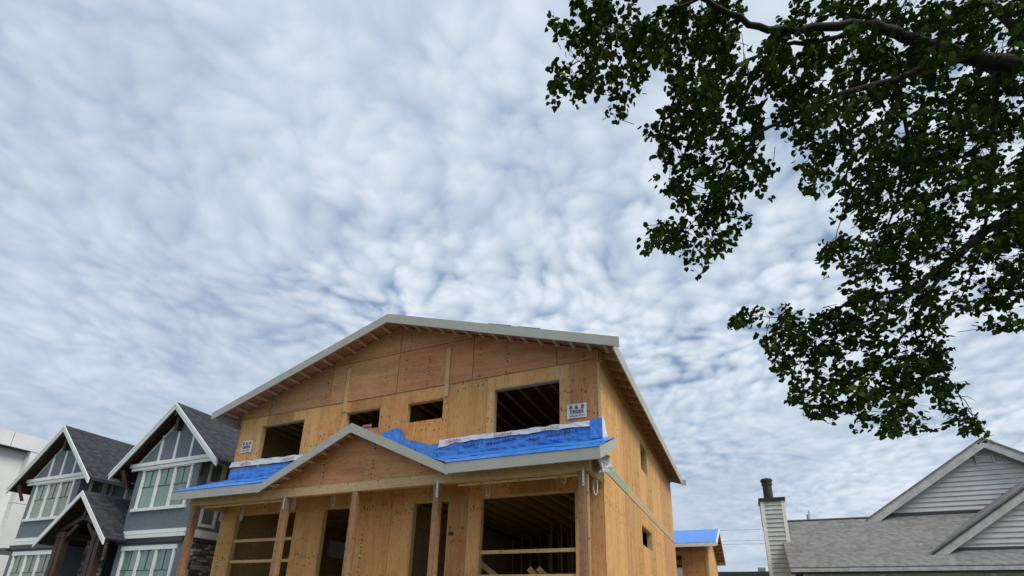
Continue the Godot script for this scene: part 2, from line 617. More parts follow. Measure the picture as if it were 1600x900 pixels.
# surface through a grid of points
func grid_mesh(rows: Array) -> ArrayMesh:
	var st := SurfaceTool.new()
	st.begin(Mesh.PRIMITIVE_TRIANGLES)
	var run := 0.0
	for j in rows.size():
		if j > 0:
			run += ((rows[j][0] as Vector3) - (rows[j - 1][0] as Vector3)).length()
		for i in rows[j].size():
			var p: Vector3 = rows[j][i]
			st.set_uv(Vector2(p.x + p.z * 0.2, run))
			st.set_smooth_group(0)
			st.add_vertex(p)
	var n: int = rows[0].size()
	for j in rows.size() - 1:
		for i in n - 1:
			var a := j * n + i
			for q in [a, a + n, a + 1, a + 1, a + n, a + n + 1]:
				st.add_index(q)
	st.generate_normals()
	return st.commit()

# ---------------------------------------------------------------- ground
func build_ground():
	var g := bx(self, "ground", Vector3(-300, -0.5, -300), Vector3(300, 0, 300), M.grass); structure(g)
	var rd := bx(self, "road", Vector3(-300, 0.0, -1.2), Vector3(300, 0.004, 8.5), M.asphalt); structure(rd)
	var kb := bx(self, "kerb", Vector3(-300, 0.0, -1.4), Vector3(300, 0.12, -1.2), M.concrete); structure(kb)
	var lot := bx(self, "building_plot", Vector3(-17.5, 0.0, -40), Vector3(-0.2, 0.03, -5.7), M.dirt); structure(lot)
	var pv := bx(self, "pavement", Vector3(-300, 0.0, -5.6), Vector3(300, 0.06, -4.0), M.concrete); structure(pv)

# ---------------------------------------------------------------- the house being framed
func roof_y(x: float) -> float:
	return 10.60 - 0.326 * absf(x - CX)

func build_new_house():
	var h := thing("unfinished_house", "new two-storey duplex in bare plywood sheathing with blue underlayment on its porch roof", "house", Vector3(CX, 0, FZ))
	var X := Vector3.RIGHT
	var Y := Vector3.UP
	var Z := Vector3.BACK
	var none := PackedVector2Array()
	bx(h, "foundation", Vector3(FX0 + 0.02, 0, BZ), Vector3(FX1 - 0.02, FLOOR1 - 0.3, FZ - 0.02), M.concrete)
	# ---- front wall
	var holes := [Rect2(-14.93, 6.2, 1.97, 1.60), Rect2(-5.98, 6.2, 1.97, 1.55), Rect2(-11.24, 7.10, 1.38, 0.69), Rect2(-8.90, 7.10, 1.31, 0.66),
		Rect2(-15.32, 2.45, 2.66, 2.25), Rect2(-6.25, 2.45, 2.62, 2.22), Rect2(-11.60, FLOOR1, 1.12, 2.44), Rect2(-8.36, FLOOR1, 1.18, 2.42)]
	var gable := poly_of([[FX0, FLOOR1 - 0.3], [FX1, FLOOR1 - 0.3], [FX1, roof_y(FX1) - 0.08], [CX, roof_y(CX) - 0.08], [FX0, roof_y(FX0) - 0.08]])
	var fw := panel(h, "front_wall", Rect2(FX0 + 0.01, FLOOR1 - 0.3, FX1 - FX0 - 0.02, 8.7), holes, gable, Vector3(0, 0, FZ), X, Y, 0.15, M.lumber_v)
	var o := Vector3(0, 0, FZ + 0.013)
	var g := 0.011
	# ground-floor and upper-floor sheets stand upright, gable sheets lie
	for row in [[FLOOR1 - 0.3, 5.20, 0.0], [5.20, 8.14, 0.42]]:
		var x: float = FX1
		var first := true
		while x > FX0 + 0.01:
			var wd := 1.22
			if first and row[2] > 0.0:
				wd = 1.22 - row[2]
			first = false
			var x0 := maxf(FX0, x - wd)
			panel(fw, "plywood_sheet", Rect2(x0 + g, row[0] + g, x - x0 - 2 * g, row[1] - row[0] - 2 * g), holes, none, o, X, Y, 0.012, M.ply_v[rng.randi_range(0, 5)])
			x = x0
	var hx := [FX0, -14.65, -12.0, -9.33, -6.68, -4.1, FX1]
	var og := o + Vector3(0, 0, 0.022)
	for i in hx.size() - 1:
		panel(fw, "plywood_sheet", Rect2(hx[i] + g, 8.14 + g, hx[i + 1] - hx[i] - 2 * g, 1.40 - 2 * g), [], gable, og, X, Y, 0.033, M.ply_h[[2, 2, 1, 0, 3, 0][i]])
	for i in hx.size() - 1:
		panel(fw, "plywood_sheet", Rect2(hx[i] + g, 9.54 + g, hx[i + 1] - hx[i] - 2 * g, 1.40 - 2 * g), [], gable, og, X, Y, 0.033, M.ply_h[[0, 2, 1, 1, 2, 0][i]])
	bx(fw, "batten", Vector3(-11.35, 7.79, FZ + 0.014), Vector3(-11.23, 9.34, FZ + 0.075), M.lumber_v)
	bx(fw, "batten", Vector3(-7.57, 7.75, FZ + 0.014), Vector3(-7.45, 9.34, FZ + 0.075), M.lumber_v)
	bx(fw, "corner_board", Vector3(FX1 - 0.05, 6.40, FZ + 0.014), Vector3(FX1 + 0.012, 8.02, FZ + 0.034), M.lumber_v)
	# temporary rails across the ground-floor openings
	for r in [[-15.32, -12.66, 3.86], [-15.32, -12.66, 3.20], [-6.25, -3.63, 3.26], [-6.25, -3.63, 2.66]]:
		bx(fw, "rail", Vector3(r[0] + 0.003, r[2] - 0.07, FZ - 0.10), Vector3(r[1] - 0.003, r[2] + 0.02, FZ - 0.06), M.lumber_h)
	# frames round the rough openings
	for hl in holes:
		var a: Vector2 = hl.position
		var b: Vector2 = hl.end
		bx(fw, "stud", Vector3(a.x + 0.002, a.y, FZ - 0.16), Vector3(a.x + 0.03, b.y - 0.03, FZ + 0.004), M.lumber_v)
		bx(fw, "stud", Vector3(b.x - 0.03, a.y, FZ - 0.16), Vector3(b.x - 0.002, b.y - 0.03, FZ + 0.004), M.lumber_v)
		bx(fw, "header", Vector3(a.x + 0.002, b.y - 0.029, FZ - 0.16), Vector3(b.x - 0.002, b.y - 0.002, FZ + 0.004), M.lumber_h)
	# ---- side and back walls
	for side in 2:
		var sx: float = FX1 if side == 0 else FX0
		var sh := [Rect2(17.40, 6.62, 1.24, 1.0), Rect2(16.85, 3.98, 1.90, 0.66)] if side == 0 else [Rect2(16.95, 3.93, 1.42, 0.72)]
		var org := Vector3(sx, 0, 0)
		# u runs along -z on the right wall; on the left wall the plane faces -x
		var wall: MeshInstance3D
		if side == 0:
			wall = panel(h, "side_wall", Rect2(12.152, FLOOR1 - 0.3, 12.94, 6.6), sh, none, org, Vector3.FORWARD, Y, 0.15, M.lumber_v)
		else:
			wall = panel(h, "side_wall", Rect2(12.152, FLOOR1 - 0.3, 12.94, 6.6), sh, none, org + X * 0.15, Vector3.FORWARD, Y, 0.15, M.lumber_v)
		var out := org + (X * 0.013 if side == 0 else -X * 0.001)
		for row in [[FLOOR1 - 0.3, 5.12], [5.42, 7.99]]:
			var u := 12.0
			var k := 0
			while u < 25.09:
				var u1 := minf(25.1, u + 1.22)
				panel(wall, "plywood_sheet", Rect2(u + g, row[0] + g, u1 - u - 2 * g, row[1] - row[0] - 2 * g), sh, none, out, Vector3.FORWARD, Y, 0.012, M.ply_v[[1, 3, 1, 3, 0, 1][(k * 5 + side) % 6]])
				u = u1
				k += 1
		if side == 0:
			panel(wall, "rim_board", Rect2(12.0, 5.125, 2.9, 0.29), [], none, out + X * 0.012, Vector3.FORWARD, Y, 0.024, M.osb_green)
			panel(wall, "rim_board", Rect2(14.904, 5.125, 10.19, 0.29), [], none, out + X * 0.012, Vector3.FORWARD, Y, 0.024, M.osb)
		else:
			panel(wall, "rim_board", Rect2(12.0, 5.125, 13.09, 0.29), [], none, out, Vector3.FORWARD, Y, 0.012, M.osb)
		panel(wall, "frieze_board", Rect2(12.0, 7.995, 13.1, 0.40), [], none, out + (X * 0.03 if side == 0 else Vector3.ZERO), Vector3.FORWARD, Y, 0.04, M.ply_h[0])
		for hl in sh:
			var a: Vector2 = hl.position
			var b: Vector2 = hl.end
			var xi: float = sx - 0.16 if side == 0 else sx + 0.004
			var xo: float = sx + 0.004 if side == 0 else sx + 0.16
			bx(wall, "stud", Vector3(xi, a.y, -a.x - 0.03), Vector3(xo, b.y, -a.x - 0.002), M.lumber_v)
			bx(wall, "stud", Vector3(xi, a.y, -b.x + 0.002), Vector3(xo, b.y, -b.x + 0.03), M.lumber_v)
			bx(wall, "header", Vector3(xi, b.y - 0.03, -b.x + 0.031), Vector3(xo, b.y - 0.002, -a.x - 0.031), M.lumber_h)
	var bg := poly_of([[FX0, FLOOR1 - 0.3], [FX1, FLOOR1 - 0.3], [FX1, roof_y(FX1) - 0.08], [CX, roof_y(CX) - 0.08], [FX0, roof_y(FX0) - 0.08]])
	panel(h, "back_wall", Rect2(FX0, FLOOR1 - 0.3, FX1 - FX0, 8.7), [], bg, Vector3(0, 0, BZ + 0.0), X, Y, 0.15, M.ply_v[0])
	# ---- inside: floors, joists, a party wall and a row of studs
	bx(h, "floor_deck", Vector3(FX0 + 0.16, FLOOR1 - 0.3, BZ + 0.01), Vector3(FX1 - 0.16, FLOOR1, FZ - 0.16), M.osb)
	bx(h, "upper_floor_deck", Vector3(FX0 + 0.16, FLOOR2 - 0.03, BZ + 0.01), Vector3(FX1 - 0.16, FLOOR2, FZ - 0.16), M.osb)
	bx(h, "party_wall", Vector3(CX - 0.1, FLOOR1, BZ + 0.02), Vector3(CX + 0.1, FLOOR2 - 0.32, FZ - 0.17), M.lumber_v)
	bx(h, "party_wall", Vector3(CX - 0.1, FLOOR2, BZ + 0.02), Vector3(CX + 0.1, 8.10, FZ - 0.17), M.lumber_v)
	var jx := FX0 + 0.45
	while jx < FX1 - 0.2:
		if absf(jx - CX) > 0.16:
			bx(h, "joist", Vector3(jx - 0.02, FLOOR2 - 0.31, BZ + 0.02), Vector3(jx + 0.02, FLOOR2 - 0.031, FZ - 0.17), M.lumber_h)
			bx(h, "joist", Vector3(jx - 0.02, 8.0, BZ + 0.02), Vector3(jx + 0.02, 8.099, FZ - 0.17), M.lumber_h)
		jx += 0.50
	var px := FX0 + 0.4
	while px < FX1 - 0.3:
		if absf(px - CX) > 0.15 and not (px > -15.5 and px < -12.6 and false):
			bx(h, "stud", Vector3(px - 0.02, FLOOR1, -20.6), Vector3(px + 0.02, FLOOR2 - 0.312, -20.5), M.lumber_v)
		px += 0.41
	for sx in [-6.6, -6.2, -5.8, -5.4]:
		bx(h, "stud", Vector3(sx - 0.02, FLOOR1, -18.6), Vector3(sx + 0.02, FLOOR2 - 0.312, -18.5), M.lumber_v)
	build_main_roof(h)
	build_porch(h)
	mill_stamp(fw, -9.98, 2.75, 4.05)
	mill_stamp(fw, -15.75, 2.6, 3.2)
	bx(h, "outlet_box", Vector3(-7.12, 3.69, FZ + 0.014), Vector3(-7.02, 3.78, FZ + 0.06), M.black_metal)

func build_main_roof(h: Node3D):
	var zf := -11.30
	var zb := BZ - 0.65
	var eave := 7.03
	for s in [-1.0, 1.0]:
		var e: float = CX + s * eave
		var top: float = roof_y(e)
		var pts := [Vector3(e, top, zf - 0.042), Vector3(e, top, zb), Vector3(CX, roof_y(CX), zb), Vector3(CX, roof_y(CX), zf - 0.042)]
		var down := Vector3(0, -0.022, 0)
		var sh := slab(h, "roof_sheathing", [pts[0] + down, pts[1] + down, pts[2] + down, pts[3] + down], 0.016, M.ply_h[0])
		slab(sh, "roofing_felt", pts, 0.02, M.felt)
		# rake board
		var e2: float = CX + s * 7.21
		var rake := poly_of([[CX, roof_y(CX) + 0.02], [e2, roof_y(e2) + 0.02], [e2, roof_y(e2) - 0.25], [CX, roof_y(CX) - 0.28]])
		var jn: float = CX + s * (3.3 if s > 0.0 else 4.1)
		prism(h, "rake_board", poly_of([[CX, roof_y(CX) + 0.02], [jn, roof_y(jn) + 0.02], [jn, roof_y(jn) - 0.27], [CX, roof_y(CX) - 0.28]]), Vector3(0, 0, zf), Vector3.RIGHT, Vector3.UP, 0.04, M.primed)
		var j2: float = jn + s * 0.006
		prism(h, "rake_board", poly_of([[j2, roof_y(j2) + 0.017], [e2, roof_y(e2) + 0.02], [e2, roof_y(e2) - 0.25], [j2, roof_y(j2) - 0.275]]), Vector3(0, 0, zf + 0.003), Vector3.RIGHT, Vector3.UP, 0.04, M.primed)
		prism(h, "rake_board", rake, Vector3(0, 0, zb), Vector3.RIGHT, Vector3.UP, 0.04, M.primed)
		# fascia along the eave
		var fa: float = e if s > 0.0 else e - 0.035
		bx(h, "eave_fascia", Vector3(fa, top - 0.34, zb + 0.002), Vector3(fa + 0.035, top + 0.005, zf - 0.042), M.primed)
		# flat lookouts between the gable wall and the rake board
		var u := 0.35
		while u < 6.9:
			var x: float = CX + s * u
			var y := roof_y(x) - 0.04 - 0.05
			var tilt := Basis(Vector3(0, 0, 1), -s * atan(0.326))
			put_mesh(h, "lookout", box_of(Vector3(0.09, 0.085, 0.655)), M.lumber_h, Transform3D(tilt, Vector3(x, y, -11.671)))
			u += 0.46
		# rafter tails under the eave
		var z := FZ - 0.25
		while z > zb + 0.1:
			var a := Vector3(CX + s * 6.56, roof_y(CX + s * 6.56) - 0.125, z)
			var b := Vector3(CX + s * (eave - 0.002), roof_y(e) - 0.125, z)
			stick(h, "rafter_tail", a, b, 0.04, 0.16, M.lumber_h)
			z -= 0.61
	# black felt laps lifting above the rake
	for q in [[-5.9, -5.2], [-5.0, -4.35]]:
		slab(h, "felt_lap", [Vector3(q[0], roof_y(q[0]) + 0.045, zf - 0.02), Vector3(q[1], roof_y(q[1]) + 0.05, zf - 0.02), Vector3(q[1], roof_y(q[1]) + 0.035, zf - 0.8), Vector3(q[0], roof_y(q[0]) + 0.03, zf - 0.8)], 0.012, M.felt)

func shed_y(z: float) -> float:
	return 5.18 + 0.44 * (-10.4 - z)

func pg_y(x: float) -> float:
	return 6.61 - 0.48 * absf(x + 9.5)

func build_porch(h: Node3D):
	var X := Vector3.RIGHT
	var Y := Vector3.UP
	# deck and skirting
	bx(h, "porch_deck", Vector3(FX0, 2.08, FZ + 0.014), Vector3(FX1, FLOOR1 - 0.02, -10.55), M.lumber_h)
	bx(h, "porch_foundation", Vector3(FX0 + 0.1, 0, FZ - 0.02), Vector3(FX1 - 0.1, 2.08, -10.7), M.concrete)
	for k in 11:
		bx(h, "step", Vector3(-10.6, 0.0, -10.55 + k * 0.28), Vector3(-8.35, 2.05 - k * 0.185, -10.55 + (k + 1) * 0.28), M.concrete)
	# posts
	var pw := 0.082
	for px in [-15.80, -11.95, -9.43, -6.87, -3.13]:
		bx(h, "porch_post", Vector3(px - pw, FLOOR1 - 0.02, -10.97), Vector3(px + pw, 4.78, -10.79), M.post)
	bx(h, "post_edge_board", Vector3(-3.034, FLOOR1 - 0.02, -10.87), Vector3(-2.99, 4.70, -10.83), M.lumber_v)
	# beams
	bx(h, "porch_beam", Vector3(-12.62, 4.79, -10.96), Vector3(-6.42, 5.05, -10.80), M.lumber_h)
	bx(h, "porch_beam", Vector3(FX0, 4.79, -10.96), Vector3(-12.63, 5.05, -10.80), M.lumber_h)
	bx(h, "porch_beam", Vector3(-6.41, 4.79, -10.96), Vector3(FX1, 5.05, -10.80), M.lumber_h)
	bx(h, "porch_side_beam", Vector3(FX1 - 0.10, 4.79, FZ + 0.014), Vector3(FX1, 5.04, -10.965), M.lumber_h)
	bx(h, "porch_side_beam", Vector3(FX0, 4.79, FZ + 0.014), Vector3(FX0 + 0.10, 5.04, -10.965), M.lumber_h)
	bx(h, "ledger", Vector3(FX0 + 0.11, 5.40, FZ + 0.014), Vector3(FX1 - 0.11, 5.60, FZ + 0.055), M.lumber_h)
	bx(h, "nailer", Vector3(-6.35, 4.72, -10.99), Vector3(FX1 - 0.15, 4.775, -10.965), M.lumber_h)
	bx(h, "nailer", Vector3(FX0 + 0.25, 4.72, -10.99), Vector3(-12.1, 4.775, -10.965), M.lumber_h)
	# shed roof sheathing right and left of the porch gable, cut at the valleys
	var d := 0.012
	for s in [-1.0, 1.0]:
		var foot: float = -9.5 + s * 3.11
		var val: float = -9.5 + s * 1.5
		var end: float = -2.62 if s > 0.0 else -16.35
		slab(h, "porch_roof_sheathing", [Vector3(foot, shed_y(-10.44) - d, -10.44), Vector3(end, shed_y(-10.44) - d, -10.44), Vector3(end, shed_y(FZ) - d, FZ + 0.014), Vector3(val, shed_y(FZ) - d, FZ + 0.014)], 0.016, M.ply_h[0])
		bx(h, "porch_fascia", Vector3(foot + s * 0.002, 4.905, -10.44), Vector3(end + s * 0.02, 5.175, -10.40), M.primed)
		# rake at the end of the shed roof
		var rk := poly_of([[10.402, 4.905], [10.402, 5.18], [12.06, shed_y(-12.06) + 0.005], [12.06, shed_y(-12.06) - 0.27]])
		prism(h, "porch_rake_board", rk, Vector3(end + (0.022 if s > 0.0 else -0.022 + 0.04), 0, 0), Vector3.FORWARD, Y, 0.04, M.primed)
		# rafters
		var x: float = end - s * 0.35
		while absf(x + 9.5) > 3.2:
			stick(h, "porch_rafter", Vector3(x, shed_y(-10.445) - 0.11, -10.445), Vector3(x, shed_y(-11.94) - 0.11, -11.94), 0.04, 0.14, M.lumber_h)
			x -= s * 0.55
		# porch gable
		var tip := Vector3(-9.5, pg_y(-9.5), -10.442)
		slab(h, "porch_gable_sheathing", [Vector3(foot, pg_y(foot) - 0.02, -10.442), tip + Vector3(0, -0.02, 0), Vector3(-9.5, pg_y(-9.5) - 0.02, FZ + 0.014), Vector3(val, pg_y(val) - 0.02, FZ + 0.014)], 0.016, M.ply_h[0])
		var rake := poly_of([[-9.5, pg_y(-9.5) + 0.01], [foot + s * 0.05, pg_y(foot + s * 0.05) + 0.01], [foot + s * 0.05, pg_y(foot) - 0.25], [-9.5, pg_y(-9.5) - 0.265]])
		prism(h, "porch_gable_rake", rake, Vector3(0, 0, -10.397), X, Y, 0.04, M.primed)
		var u := 0.28
		while u < 2.95:
			var lx: float = -9.5 + s * u
			put_mesh(h, "lookout", box_of(Vector3(0.09, 0.08, 0.375)), M.lumber_h, Transform3D(Basis(Vector3(0, 0, 1), -s * atan(0.48)), Vector3(lx, pg_y(lx) - 0.09, -10.627)))
			u += 0.43
		var gz := FZ + 0.3
		while gz < -10.9:
			var reach: float = 3.11 - (-10.4 - gz) * 0.95
			stick(h, "porch_rafter", Vector3(-9.5 + s * 0.02, pg_y(-9.5) - 0.12, gz), Vector3(-9.5 + s * reach, pg_y(-9.5 + s * reach) - 0.12, gz), 0.04, 0.13, M.lumber_h)
			gz += 0.4
	var tri_poly := poly_of([[-12.55, 5.055], [-6.45, 5.055], [-6.45, 5.10], [-9.5, pg_y(-9.5) - 0.05], [-12.55, 5.10]])
	var pg := prism(h, "porch_gable_wall", tri_poly, Vector3(0, 0, -10.83), X, Y, 0.1, M.lumber_h)
	panel(pg, "plywood_sheet", Rect2(-12.55, 5.06, 3.32, 1.6), [], tri_poly, Vector3(0, 0, -10.816), X, Y, 0.012, M.ply_h[0])
	panel(pg, "plywood_sheet", Rect2(-9.224, 5.06, 2.78, 1.6), [], tri_poly, Vector3(0, 0, -10.816), X, Y, 0.012, M.ply_h[1])
	build_underlayment(h)

# blue synthetic underlayment: over the shed roof and turned up the wall, with its white top edge
func build_underlayment(h: Node3D):
	var nz := FastNoiseLite.new()
	nz.seed = 77; nz.frequency = 1.0; nz.fractal_octaves = 4
	for s in [1.0, -1.0]:
		var rows := []
		var white := []
		var x_end: float = -2.60 if s > 0.0 else -16.39
		var wall_end: float = -2.96 if s > 0.0 else -16.02
		var n := 120
		var roof_steps := 14
		for j in roof_steps + 1:
			var t := j / float(roof_steps)
			var z := lerpf(-10.385, FZ + 0.05, t)
			var val: float = -9.5 + s * lerpf(3.09, 1.62, t)
			var row := []
			for i in n + 1:
				var f := i / float(n)
				var x := lerpf(val, x_end, f)
				var bump := 0.028 + 0.040 * nz.get_noise_2d(x * 0.7, z * 7.0 + 20.0) + 0.012 * nz.get_noise_2d(x * 3.0, z * 14.0)
				bump = maxf(0.006, bump)
				if j == 0:
					bump = 0.008 + 0.006 * nz.get_noise_2d(x * 2.0, 3.0)
				row.append(Vector3(x, shed_y(z) + bump, z))
			rows.append(row)
		var up_steps := 10
		for j in range(1, up_steps + 1):
			var t := j / float(up_steps)
			var row := []
			for i in n + 1:
				var f := i / float(n)
				var x := lerpf(-9.5 + s * 1.62, wall_end, f)
				var base := shed_y(FZ) + 0.02
				var top := 6.30 + 0.02 * nz.get_noise_2d(x * 1.7, 9.0)
				if s > 0.0 and x < -7.3:
					top = 6.30
				var y := lerpf(base, top, t)
				var out := 0.030 + 0.030 * (1.0 - t) + (0.060 * nz.get_noise_2d(x * 1.3 + y * 2.5, y * 8.0) + 0.020 * nz.get_noise_2d(x * 4.0, y * 15.0)) * (1.0 - 0.6 * t)
				row.append(Vector3(x, y, FZ + 0.018 + maxf(0.004, out)))
			rows.append(row)
		var ul := put_mesh(h, "blue_underlayment", grid_mesh(rows), M.tarp)
		# the upper course laps over the lower one
		var lap := []
		for j in range(6, roof_steps + 1):
			var row := []
			for i in n + 1:
				var p: Vector3 = rows[j][i]
				row.append(p + Vector3(0, 0.012 + (0.010 * nz.get_noise_2d(p.x * 2.0, 70.0) if j == 6 else 0.0), 0.02 * nz.get_noise_2d(p.x * 1.1, 90.0) if j == 6 else 0.0))
			lap.append(row)
		put_mesh(ul, "lapped_course", grid_mesh(lap), M.tarp)
		# white edge strip above, a little wavy
		for j in 5:
			var t := j / 4.0
			var row := []
			for i in n + 1:
				var f := i / float(n)
				var x0: float = -7.62 if s > 0.0 else -12.4
				var x1: float = -3.20 if s > 0.0 else -16.05
				var x := lerpf(x0, x1, f)
				var lift := 0.035 * nz.get_noise_2d(x * 1.5, 40.0 + t * 2.0)
				var y := lerpf(6.26, 6.42, t) + lift
				if s < 0.0:
					y = lerpf(6.31, 6.52, t) + lift + 0.05 * f
				elif f < 0.12:
					y -= 0.10 * (1.0 - f / 0.12) * (1.0 - t)
				var out := 0.075 + 0.035 * nz.get_noise_2d(x * 2.2 + 3.0 + y * 3.0, y * 7.0) - 0.045 * t
				row.append(Vector3(x, y, FZ + 0.018 + out))
			white.append(row)
		put_mesh(h, "white_underlayment_edge", grid_mesh(white), M.wrap_white)
	# blue flap turned up beside the porch gable, and the folded end at the house corner
	var fl := []
	for j in 9:
		var t := j / 8.0
		var row := []
		for i in 31:
			var f := i / 30.0
			var x := lerpf(-9.66, -7.7, f)
			var low := maxf(pg_y(x) + 0.01, 5.9)
			var top := lerpf(6.93 - 0.04 * sin(f * 20.0), lerpf(6.60, 6.22, clampf((f - 0.40) / 0.6, 0.0, 1.0)), smoothstep(0.34, 0.44, f))
			var y := lerpf(low, maxf(top, low + 0.02), t)
			row.append(Vector3(x, y, FZ + 0.05 + 0.025 * nz.get_noise_2d(x * 5.0, y * 7.0) + 0.03 * (1.0 - t)))
		fl.append(row)
	put_mesh(h, "blue_underlayment_flap", grid_mesh(fl), M.tarp)
	var en := []
	for j in 9:
		var t := j / 8.0
		var row := []
		for i in 9:
			var f := i / 8.0
			row.append(Vector3(lerpf(-3.21, -2.90, f), lerpf(5.92, 6.44, t), FZ + 0.10 - 0.02 * f + 0.012 * nz.get_noise_2d(f * 6.0, t * 9.0)))
		en.append(row)
	put_mesh(h, "blue_underlayment_flap", grid_mesh(en), M.tarp)
	var we := []
	for j in 7:
		var t := j / 6.0
		we.append([Vector3(-2.90, lerpf(5.90, 6.46, t), FZ + 0.09), Vector3(lerpf(-2.83, -2.88, t), lerpf(5.88, 6.45, t), FZ + 0.02 - 0.05 * (1.0 - t)), Vector3(lerpf(-2.80, -2.87, t), lerpf(5.86, 6.40, t), FZ - 0.05)])
	put_mesh(h, "white_underlayment_edge", grid_mesh(we), M.wrap_white)
	# printed marks on the white edge
	for q in [[-7.15, 6.325], [-5.62, 6.335], [-4.30, 6.335], [-15.25, 6.44], [-13.35, 6.43]]:
		print_mark(h, q[0], q[1], 0.50, 0.10, FZ + 0.105, M.red_print, int(absf(q[0]) * 100))
	for q in [[-5.9, 6.12], [-5.45, 6.16], [-4.75, 6.10], [-4.2, 6.14], [-3.75, 6.17], [-6.6, 6.12]]:
		print_mark(h, q[0], q[1], 0.42, 0.09, FZ + 0.085, M.navy_print, int(absf(q[0]) * 100))

# a row of short printed strokes, as lettering too worn to read shows
func print_mark(h: Node3D, x: float, y: float, w: float, hh: float, z: float, m: Material, sd: int):
	var r := RandomNumberGenerator.new()
	r.seed = sd
	var st := SurfaceTool.new()
	st.begin(Mesh.PRIMITIVE_TRIANGLES)
	var u := -w * 0.5
	while u < w * 0.5:
		var tall := hh * r.randf_range(0.35, 1.0)
		var lean := r.randf_range(-0.02, 0.03)
		var b := y - hh * 0.4 + r.randf_range(-0.01, 0.01) + u * 0.05
		var wd := r.randf_range(0.010, 0.022)
		add_prism(st, poly_of([[x + u, b], [x + u + wd, b], [x + u + wd + lean, b + tall], [x + u + lean, b + tall]]), Vector3(0, 0, z), Vector3.RIGHT, Vector3.UP, 0.002)
		if r.randf() < 0.6:
			add_prism(st, poly_of([[x + u, b + tall * 0.4], [x + u + 0.045, b + tall * 0.45], [x + u + 0.045, b + tall * 0.45 + 0.014], [x + u, b + tall * 0.4 + 0.014]]), Vector3(0, 0, z - 0.0025), Vector3.RIGHT, Vector3.UP, 0.002)
		u += r.randf_range(0.03, 0.055)
	put_mesh(h, "printed_mark", st.commit(), m)

# a stamp running up a sheet: short dark strokes one above the other, too coarse to read
func mill_stamp(wall: Node3D, x: float, y0: float, y1: float):
	var r := RandomNumberGenerator.new()
	r.seed = int(absf(x) * 100)
	var st := SurfaceTool.new()
	st.begin(Mesh.PRIMITIVE_TRIANGLES)
	var y := y0
	while y < y1:
		var hh := r.randf_range(0.02, 0.07)
		add_prism(st, rect_poly(Rect2(x - r.randf_range(0.02, 0.045), y, r.randf_range(0.03, 0.07), hh * 0.5)), Vector3(0, 0, FZ + 0.0155), Vector3.RIGHT, Vector3.UP, 0.002)
		add_prism(st, rect_poly(Rect2(x - 0.03, y + hh * 0.5, 0.018, hh * 0.5)), Vector3(0, 0, FZ + 0.0155), Vector3.RIGHT, Vector3.UP, 0.002)
		y += hh + r.randf_range(0.02, 0.09)
	put_mesh(wall, "mill_stamp", st.commit(), M.navy_print).set_meta("kind", "stuff")

# ---------------------------------------------------------------- windows
# n lights side by side in a white frame facing +z; parts of the window are its children
func window_front(house: Node3D, x0: float, x1: float, y0: float, y1: float, z: float, n: int, muntins := true):
	var w := Node3D.new()
	w.name = "window"
	w.position = Vector3((x0 + x1) * 0.5, y0, z) - house.position
	house.add_child(w, true)
	var t := 0.11
	bx(w, "head_trim", Vector3(x0 - 0.14, y1, z), Vector3(x1 + 0.14, y1 + 0.17, z + 0.05), M.white_trim)
	bx(w, "sill", Vector3(x0 - 0.16, y0 - 0.12, z), Vector3(x1 + 0.16, y0, z + 0.09), M.white_trim)
	var step := (x1 - x0) / n
	for k in n + 1:
		var c := x0 + step * k
		bx(w, "mullion", Vector3(c - t * 0.5, y0 + 0.001, z - 0.04), Vector3(c + t * 0.5, y1 - 0.001, z + 0.035), M.white_trim)
	for k in n:
		var a := x0 + step * k + t * 0.5
		var b := x0 + step * (k + 1) - t * 0.5
		bx(w, "pane", Vector3(a, y0 + 0.002, z - 0.03), Vector3(b, y1 - 0.002, z - 0.024), M.glass)
		bx(w, "sash", Vector3(a, y0 + 0.002, z - 0.05), Vector3(b, y0 + 0.05, z - 0.031), M.gutter_dark)
		if muntins:
			var my := lerpf(y0, y1, 0.56)
			bx(w, "muntin", Vector3(a, my - 0.015, z - 0.022), Vector3(b, my + 0.015, z - 0.008), M.gutter_dark)
			bx(w, "muntin", Vector3((a + b) * 0.5 - 0.012, my + 0.016, z - 0.022), Vector3((a + b) * 0.5 + 0.012, y1 - 0.002, z - 0.008), M.gutter_dark)
		# pleated curtain behind the glass
		var rows := [[], []]
		var c0 := a - 0.02
		for i in 41:
			var f := i / 40.0
			var x := lerpf(c0, b + 0.02, f)
			var zz := z - 0.12 + 0.03 * sin(f * 34.0 + k) + 0.012 * sin(f * 79.0 + k * 2.0)
			rows[0].append(Vector3(x, y1, zz)); rows[1].append(Vector3(x, y0, zz + 0.01 * sin(f * 12.0)))
		if not (n == 3 and k == 2 and muntins):
			put_mesh(w, "curtain", grid_mesh(rows), M.curtain[(k + int(absf(x0) * 3)) % 3])
		else:
			bx(w, "curtain", Vector3(a, y0, z - 0.20), Vector3(lerpf(a, b, 0.35), y1, z - 0.19), M.curtain[1])
	return w

